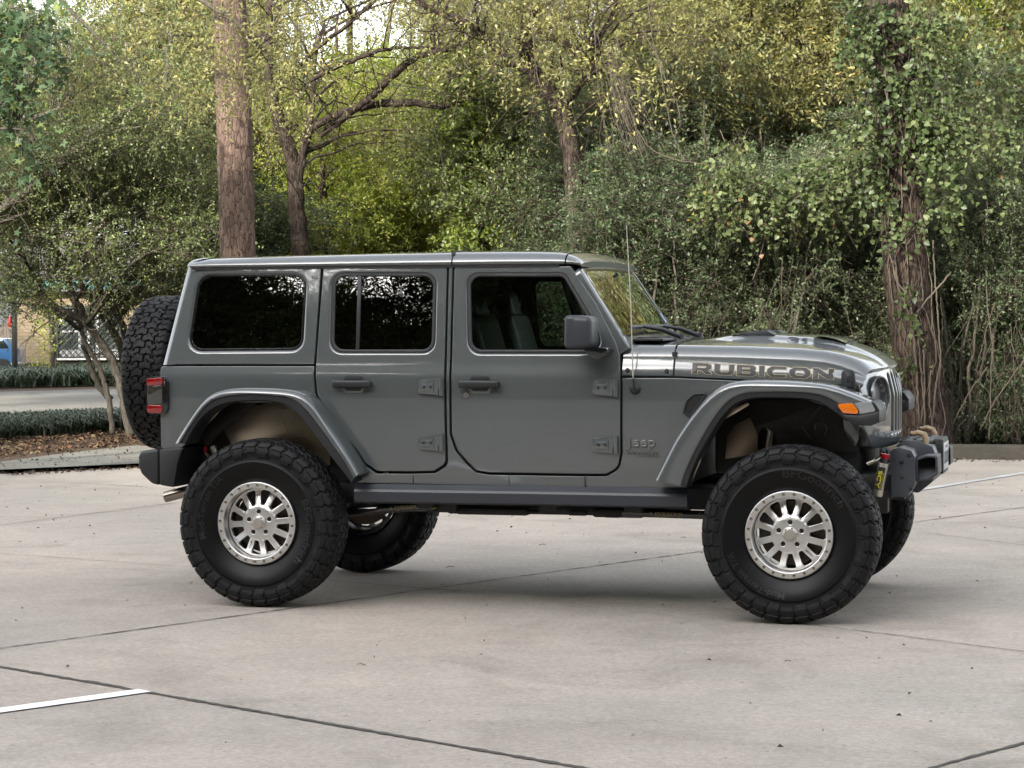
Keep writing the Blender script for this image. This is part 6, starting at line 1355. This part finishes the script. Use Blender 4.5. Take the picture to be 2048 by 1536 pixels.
# remote shock reservoir with label at the front
Yr = -.66; a = PY(1771, 908, Yr); b = PY(1754, 992, Yr); d = (b-a)
mb = MB(); mb.tube([a+d*.0, a+d*.10], .026, 18, 1); mb.tube([a+d*.09, a+d*.24], .021, 18, 2); mb.tube([a+d*.22, a+d*.26, b-d*.03, b], [.027, .0285, .0285, .026], 22, 0)
mb.tube([PY(1734, 928, Yr), PY(1752, 920, Yr)], .011, 10, 0); mb.tube([PY(1750, 921, Yr), PY(1759, 915, Yr)], .009, 8, 3)
rs_ = pb(mb, 'shock_reservoir', [ALU2, REDA, GLOSSBLK, CHROME])
dn = -d/np.linalg.norm(d); nv = np.array([-dn[2], 0, dn[0]])*-1
def wrap(u, v, o_, rad=.0288, s0=.0):
    th = v/rad; c = b+(-d)*.18+dn*u; return tuple(c+np.array([-dn[2], 0, dn[0]])*math.sin(th)*(rad+o_)+np.array([0, -1, 0])*math.cos(th)*(rad+o_))
rows = [[wrap(u, v, .0006) for v in np.linspace(-.020, .020, 9)] for u in np.linspace(-.005, .118, 6)]; V, F = loft(rows); sub('reservoir_label', V, F, DECAL, rs_)
lettering('reservoir_lettering', 'ADS', lambda u, v, o_: wrap(u+.002, v-.005, o_), .021, [YEL], rs_, off=.03, xs=1.75)
lettering('reservoir_small_print', 'RACING SHOCKS', lambda u, v, o_: wrap(u+.002, v-.0155, o_), .006, [YEL], rs_, off=.0, xs=1.35)

# ---- cabin
mb = MB()
for y in (-.36, .36):
    for x, hh in ((1.18, 1.0), (.30, .96)):
        rot = Matrix.Rotation(R(-16), 3, 'Y').to_quaternion()
        mb.box((x, y, 1.34), (.15, .50, .62), .05, 0, rot, seg=3); mb.box((x-.085, y, 1.70), (.10, .27, .20), .04, 0, rot, seg=3); mb.box((x+.27, y, 1.06), (.52, .50, .15), .05, 0, seg=3)
pb(mb, 'seats', [SEAT], sharp=40)
mb = MB(); mb.box((1.93, 0, 1.36), (.26, 1.42, .24), .05, 0, seg=3); mb.box((1.42, 0, .98), (1.5, 1.4, .04), 0, 0); mb.box((.6, 0, 1.905), (2.3, 1.36, .015), 0, 0)
for y in (-.66, .66):
    mb.tube([(1.86, y, 1.40), (1.70, y, 1.86), (1.05, y, 1.885), (-.40, y, 1.86), (-.52, y, 1.2)], .032, 10, 0); mb.tube([(1.03, y, 1.0), (1.06, y, 1.885)], .036, 10, 0)
mb.tube([(1.06, -.66, 1.885), (1.06, .66, 1.885)], .032, 10, 0)
pb(mb, 'cabin_trim', [CABIN])
mb = MB(); n = 28; pth = []
for k in range(n+1): t_ = 2*math.pi*k/n; pth.append((1.70+.19*math.cos(t_)*math.sin(R(25)), .36+.19*math.sin(t_), 1.44+.19*math.cos(t_)*math.cos(R(25))))
mb.tube(pth, .015, 8, 0, cap=False); mb.tube([(1.70, .36, 1.44), (1.90, .36, 1.36)], .03, 8, 0); pb(mb, 'steering_wheel', [CABIN])
mb = MB(); mb.box((1.80, 0, 1.80), (.04, .24, .07), .015, 0); mb.tube([(1.80, 0, 1.82), (1.86, 0, 1.88)], .01, 6, 0); pb(mb, 'rear_view_mirror', [CABIN])

# ---- wheels
def build_tyre():
    NT, NP = 816, 34
    prof = [(.4740, 0), (.4738, .05), (.4715, .095), (.4655, .122), (.455, .138), (.436, .1475), (.412, .153), (.392, .1545), (.3805, .1485), (.372, .150), (.355, .1515), (.33, .148), (.305, .1405), (.28, .130), (.258, .1195), (.243, .1125), (.2345, .105)]
    P_ = np.array(prof); seg = np.linalg.norm(np.diff(P_, axis=0), axis=1); arc = np.r_[0, np.cumsum(seg)]
    sh = arc[4]; tt = np.r_[np.linspace(0, arc[8], 46), np.linspace(arc[8], arc[-1], 15)[1:]]
    # smooth interpolation of the half profile
    r_ = np.interp(tt, arc, P_[:, 0]); w_ = np.interp(tt, arc, P_[:, 1])
    for _ in range(2):
        r_[1:-1] = (r_[:-2]+2*r_[1:-1]+r_[2:])/4; w_[1:-1] = (w_[:-2]+2*w_[1:-1]+w_[2:])/4
    s = tt/sh
    r2 = np.r_[r_[::-1], r_[1:]]; w2 = np.r_[-w_[::-1], w_[1:]]; s2 = np.r_[-s[::-1], s[1:]]; n = len(r2)
    tr = np.gradient(r2); tw = np.gradient(w2); ln = np.hypot(tr, tw); nr, nw = tw/ln, -tr/ln
    th = np.arange(NT)/NT*2*math.pi; u = th*NP/(2*math.pi)
    U, S_ = np.meshgrid(u, s2, indexing='ij'); a = np.abs(S_); sg = np.where(S_ >= 0, 1, -1)
    tri = lambda x: np.abs((x % 1)*2-1)*2-1
    sq = lambda x: np.clip(tri(x)*5, -1, 1)
    g = np.zeros_like(U); fr = lambda x: x % 1
    c = .11*sq(U+.25)
    g = np.maximum(g, (np.abs(S_-c) < .045) & (a < .5))
    side = np.where(S_ > c, 0, .5); sl = np.where(S_ > c, 1, -1)
    lat = fr(U+side+.55*(S_-c)*sl+.10*sq(2*S_))
    g = np.maximum(g, (lat < .15) & (a < .56))
    bnd = .56+.07*sq(U+side*1+.3)
    g = np.maximum(g, np.abs(a-bnd) < .05)
    lat2 = fr(U+np.where(S_ > 0, .30, .80)-.10*a+.05*sq(a*3))
    lim = np.where(fr((U+np.where(S_ > 0, .30, .80)-.10*a)/2) < .5, 1.62, 1.40)
    g = np.maximum(g, (lat2 < .20) & (a > .5) & (a < 1.72))
    g = np.maximum(g, (a > lim) & (a < 1.72) & (lat2 >= .2))
    dep = np.where(a < 1.0, .0125, np.where(a < 1.25, .0115, .0085))
    sip = ((np.abs(lat-.58) < .035) & (a < bnd-.08) & (a > .14)) | ((np.abs(lat2-.6) < .03) & (a > bnd+.08) & (a < .92))
    edge = ((np.abs(a-1.18) < .03) & (a > 1))*.004
    H = -g*dep-sip*(1-g)*.006-edge*(1-g)
    H = np.where(a > 1.73, 0, H)
    H = (np.roll(H, 1, 0)+2*H+np.roll(H, -1, 0))/4*.35+H*.65
    # base of the side wall inside the lug ring sits flush, fade
    rr = r2[None]+H*nr[None]; ww = w2[None]+H*nw[None]
    X = rr*np.cos(th)[:, None]; Z = rr*np.sin(th)[:, None]
    V = np.stack([X, -ww, Z], -1).reshape(-1, 3)
    i, j = np.meshgrid(np.arange(NT), np.arange(n-1), indexing='ij'); i2 = (i+1) % NT
    F = np.stack([i*n+j, i*n+j+1, i2*n+j+1, i2*n+j], -1).reshape(-1, 4)
    mid = (np.abs(s2[:-1])+np.abs(s2[1:]))/2; mi = (np.broadcast_to(mid, (NT, n-1)) > 1.74).astype(int).reshape(-1)
    me = bpy.data.meshes.new('tyre'); me.from_pydata(V.tolist(), [], F.tolist()); me.materials.append(RUB); me.materials.append(SIDE); me.materials.append(mat('sidewall_lettering', (.0042, .0042, .0045), rough=.5))
    # raised lettering on the outer side wall
    bm = bmesh.new(); bm.from_mesh(me)
    for f, m_ in zip(bm.faces, mi): f.material_index = int(m_); f.smooth = True
    def arc_text(body, rad, size, mid_deg, bottom, xs, off=.01):
        V, F, L = text2d(body, off, xs=xs); L *= size; vs = []
        def wsurf(r__): return float(np.interp(-r__, -P_[8:, 0], P_[8:, 1]))
        top = []; base = []
        for v in V:
            x = v[0]*size-L/2; y = v[1]*size
            if not bottom: rr_ = rad+y-size/2; t_ = R(mid_deg)-x/rad
            else: rr_ = rad-y+size/2; t_ = R(mid_deg)+x/rad
            w__ = wsurf(rr_)
            top.append(bm.verts.new((rr_*math.cos(t_), -w__-.0035, rr_*math.sin(t_))))
        for f in F:
            try: g_ = bm.faces.new([top[k] for k in f]); g_.material_index = 2; g_.normal_update(); 
            except ValueError: continue
            if g_.normal.y > 0: g_.normal_flip()
    arc_text('BFGoodrich', .330, .046, 62, False, 1.25)
    arc_text('Mud-Terrain T/A', .325, .036, 232, False, 1.15)
    bm.to_mesh(me); bm.free(); me.set_sharp_from_angle(angle=R(28)); return me
TYRE = build_tyre()
def rim_parts():
    # spoke disc with twelve slots and five lug holes, from the outline tool
    def rad_slot(k):
        a0 = 2*math.pi*k/12; pts = [(.105, -.0105, .006), (.150, -.0225, .02), (.184, -.0315, .020), (.184, .0315, .020), (.150, .0225, .02), (.105, .0105, .006)]
        return [(x*math.cos(a0)-y*math.sin(a0), x*math.sin(a0)+y*math.cos(a0)) for x, y in fillet(pts, 5)]
    lugs = [circ(.0635*math.cos(R(90+72*k)), .0635*math.sin(R(90+72*k)), .0125, 16) for k in range(5)]
    wf_ = lambda r_: float(np.interp(r_, [0, .055, .098, .104, .112, .178, .195], [.080, .080, .078, .070, .069, .050, .050]))
    V, F = panel(circ(0, 0, .196, 72), [rad_slot(k) for k in range(12)]+lugs, lambda u, v, d: (u, -wf_(math.hypot(u, v))+d, v), bev=.001, hb=.004, depth=.024, grid=.016)
    mb = MB(); mb.add(V, F, 0)
    mb.lathe([(.199, -.050), (.1975, -.085), (.1985, -.118), (.202, -.1225)], 72, 0)
    # beadlock ring
    mb.lathe([(.1985, -.112), (.1995, -.1235), (.203, -.126), (.229, -.126), (.2335, -.1225), (.2345, -.112), (.2335, -.10)], 96, 0)
    for k in range(24):
        a = 2*math.pi*(k+.5)/24; c = (.2165*math.cos(a), -.126, .2165*math.sin(a))
        mb.lathe([(.0001, -.002), (.0035, -.003), (.0068, -.0045), (.0082, -.002), (.0086, .001)], 10, 1, c)
    # barrel and back flange
    mb.lathe([(.196, -.052), (.196, .02), (.203, .09), (.222, .105), (.232, .110), (.2345, .120)], 60, 2)
    for k in range(5):
        a = R(90+72*k); c = (.0635*math.cos(a), -.060, .0635*math.sin(a)); mb.lathe([(.0001, -.016), (.006, -.016), (.0085, -.010), (.0085, .01)], 6, 3, c); mb.lathe([(.0125, -.014), (.0125, .02), (.0001, .02)], 12, 3, c)
    a = R(-15); 
    V, F, L = text2d('METHOD', .015); V = V*.0085
    for k0 in (10,):
        a = 2*math.pi*(k0+.5)/12; mb.add([(math.cos(a)*(.118+v[0]*.95)-math.sin(a)*(v[1]-.004), -wf_(math.hypot(.118+v[0], 0))-.0015, math.sin(a)*(.118+v[0]*.95)+math.cos(a)*(v[1]-.004)) for v in V], F, 3)
    hub = MB(); hub.lathe([(.0001, -.108), (.026, -.108), (.029, -.104), (.0305, -.094), (.034, -.092), (.0395, -.088), (.041, -.080), (.041, -.074)], 32, 0)
    for k in range(6): a = R(60*k+10); hub.box((.0345*math.cos(a), -.092, .0345*math.sin(a)), (.012, .008, .012), .002, 0)
    rot = MB(); rot.lathe([(.06, .0), (.172, .0), (.172, .024), (.06, .024)], 48, 0); rot.box((-.13, .012, .03), (.09, .09, .17), .02, 1)
    return mb, hub, rot
RIMB, HUBB, ROTB = rim_parts()
proto = None
def wheel(x, y, side, spin, name='wheel', parent=None):
    global proto
    if proto is None:
        rim = RIMB.build(name, [ALU, BOLT, DARKALU, UNDER], None, sharp=32)
        ty = link(bpy.data.objects.new('tyre', TYRE), rim); hb_ = HUBB.build('hub_cap', [ALU2], rim); ro = ROTB.build('brake_rotor', [ROTOR, UNDER], rim)
        proto = rim
    else:
        rim = proto.copy(); link(rim)
        for ch in proto.children: c = ch.copy(); col.objects.link(c); c.parent = rim
    rim.parent = car; rim.location = Vector((x, y, RT))+OFF
    rim.rotation_euler = Matrix.Rotation(0 if side < 0 else math.pi, 3, 'Z').to_euler()
    rim.rotation_euler = (Matrix.Rotation(0 if side < 0 else math.pi, 3, 'Z') @ Matrix.Rotation(spin, 3, 'Y')).to_euler()
    return rim
w1 = wheel(0, -YW, -1, R(70)); w2 = wheel(WB, -YW, -1, R(0)); w3 = wheel(0, YW, 1, R(25)); w4 = wheel(WB, YW, 1, R(40))
sp = wheel(0, 0, -1, 0); sp.name = 'spare_wheel'; sp.parent = car; sp.location = Vector((-.942, 0, 1.295))+OFF
sp.rotation_euler = (Matrix.Rotation(R(-90), 3, 'Z') @ Matrix.Rotation(R(12), 3, 'Y')).to_euler()
mb = MB(); mb.box((-.72, 0, 1.28), (.14, .32, .32), .03, 0); mb.box((-.68, .25, 1.28), (.06, .5, .1), .01, 0); pb(mb, 'spare_wheel_carrier', [UNDER])
for o in list(BOTH): mirror(o)
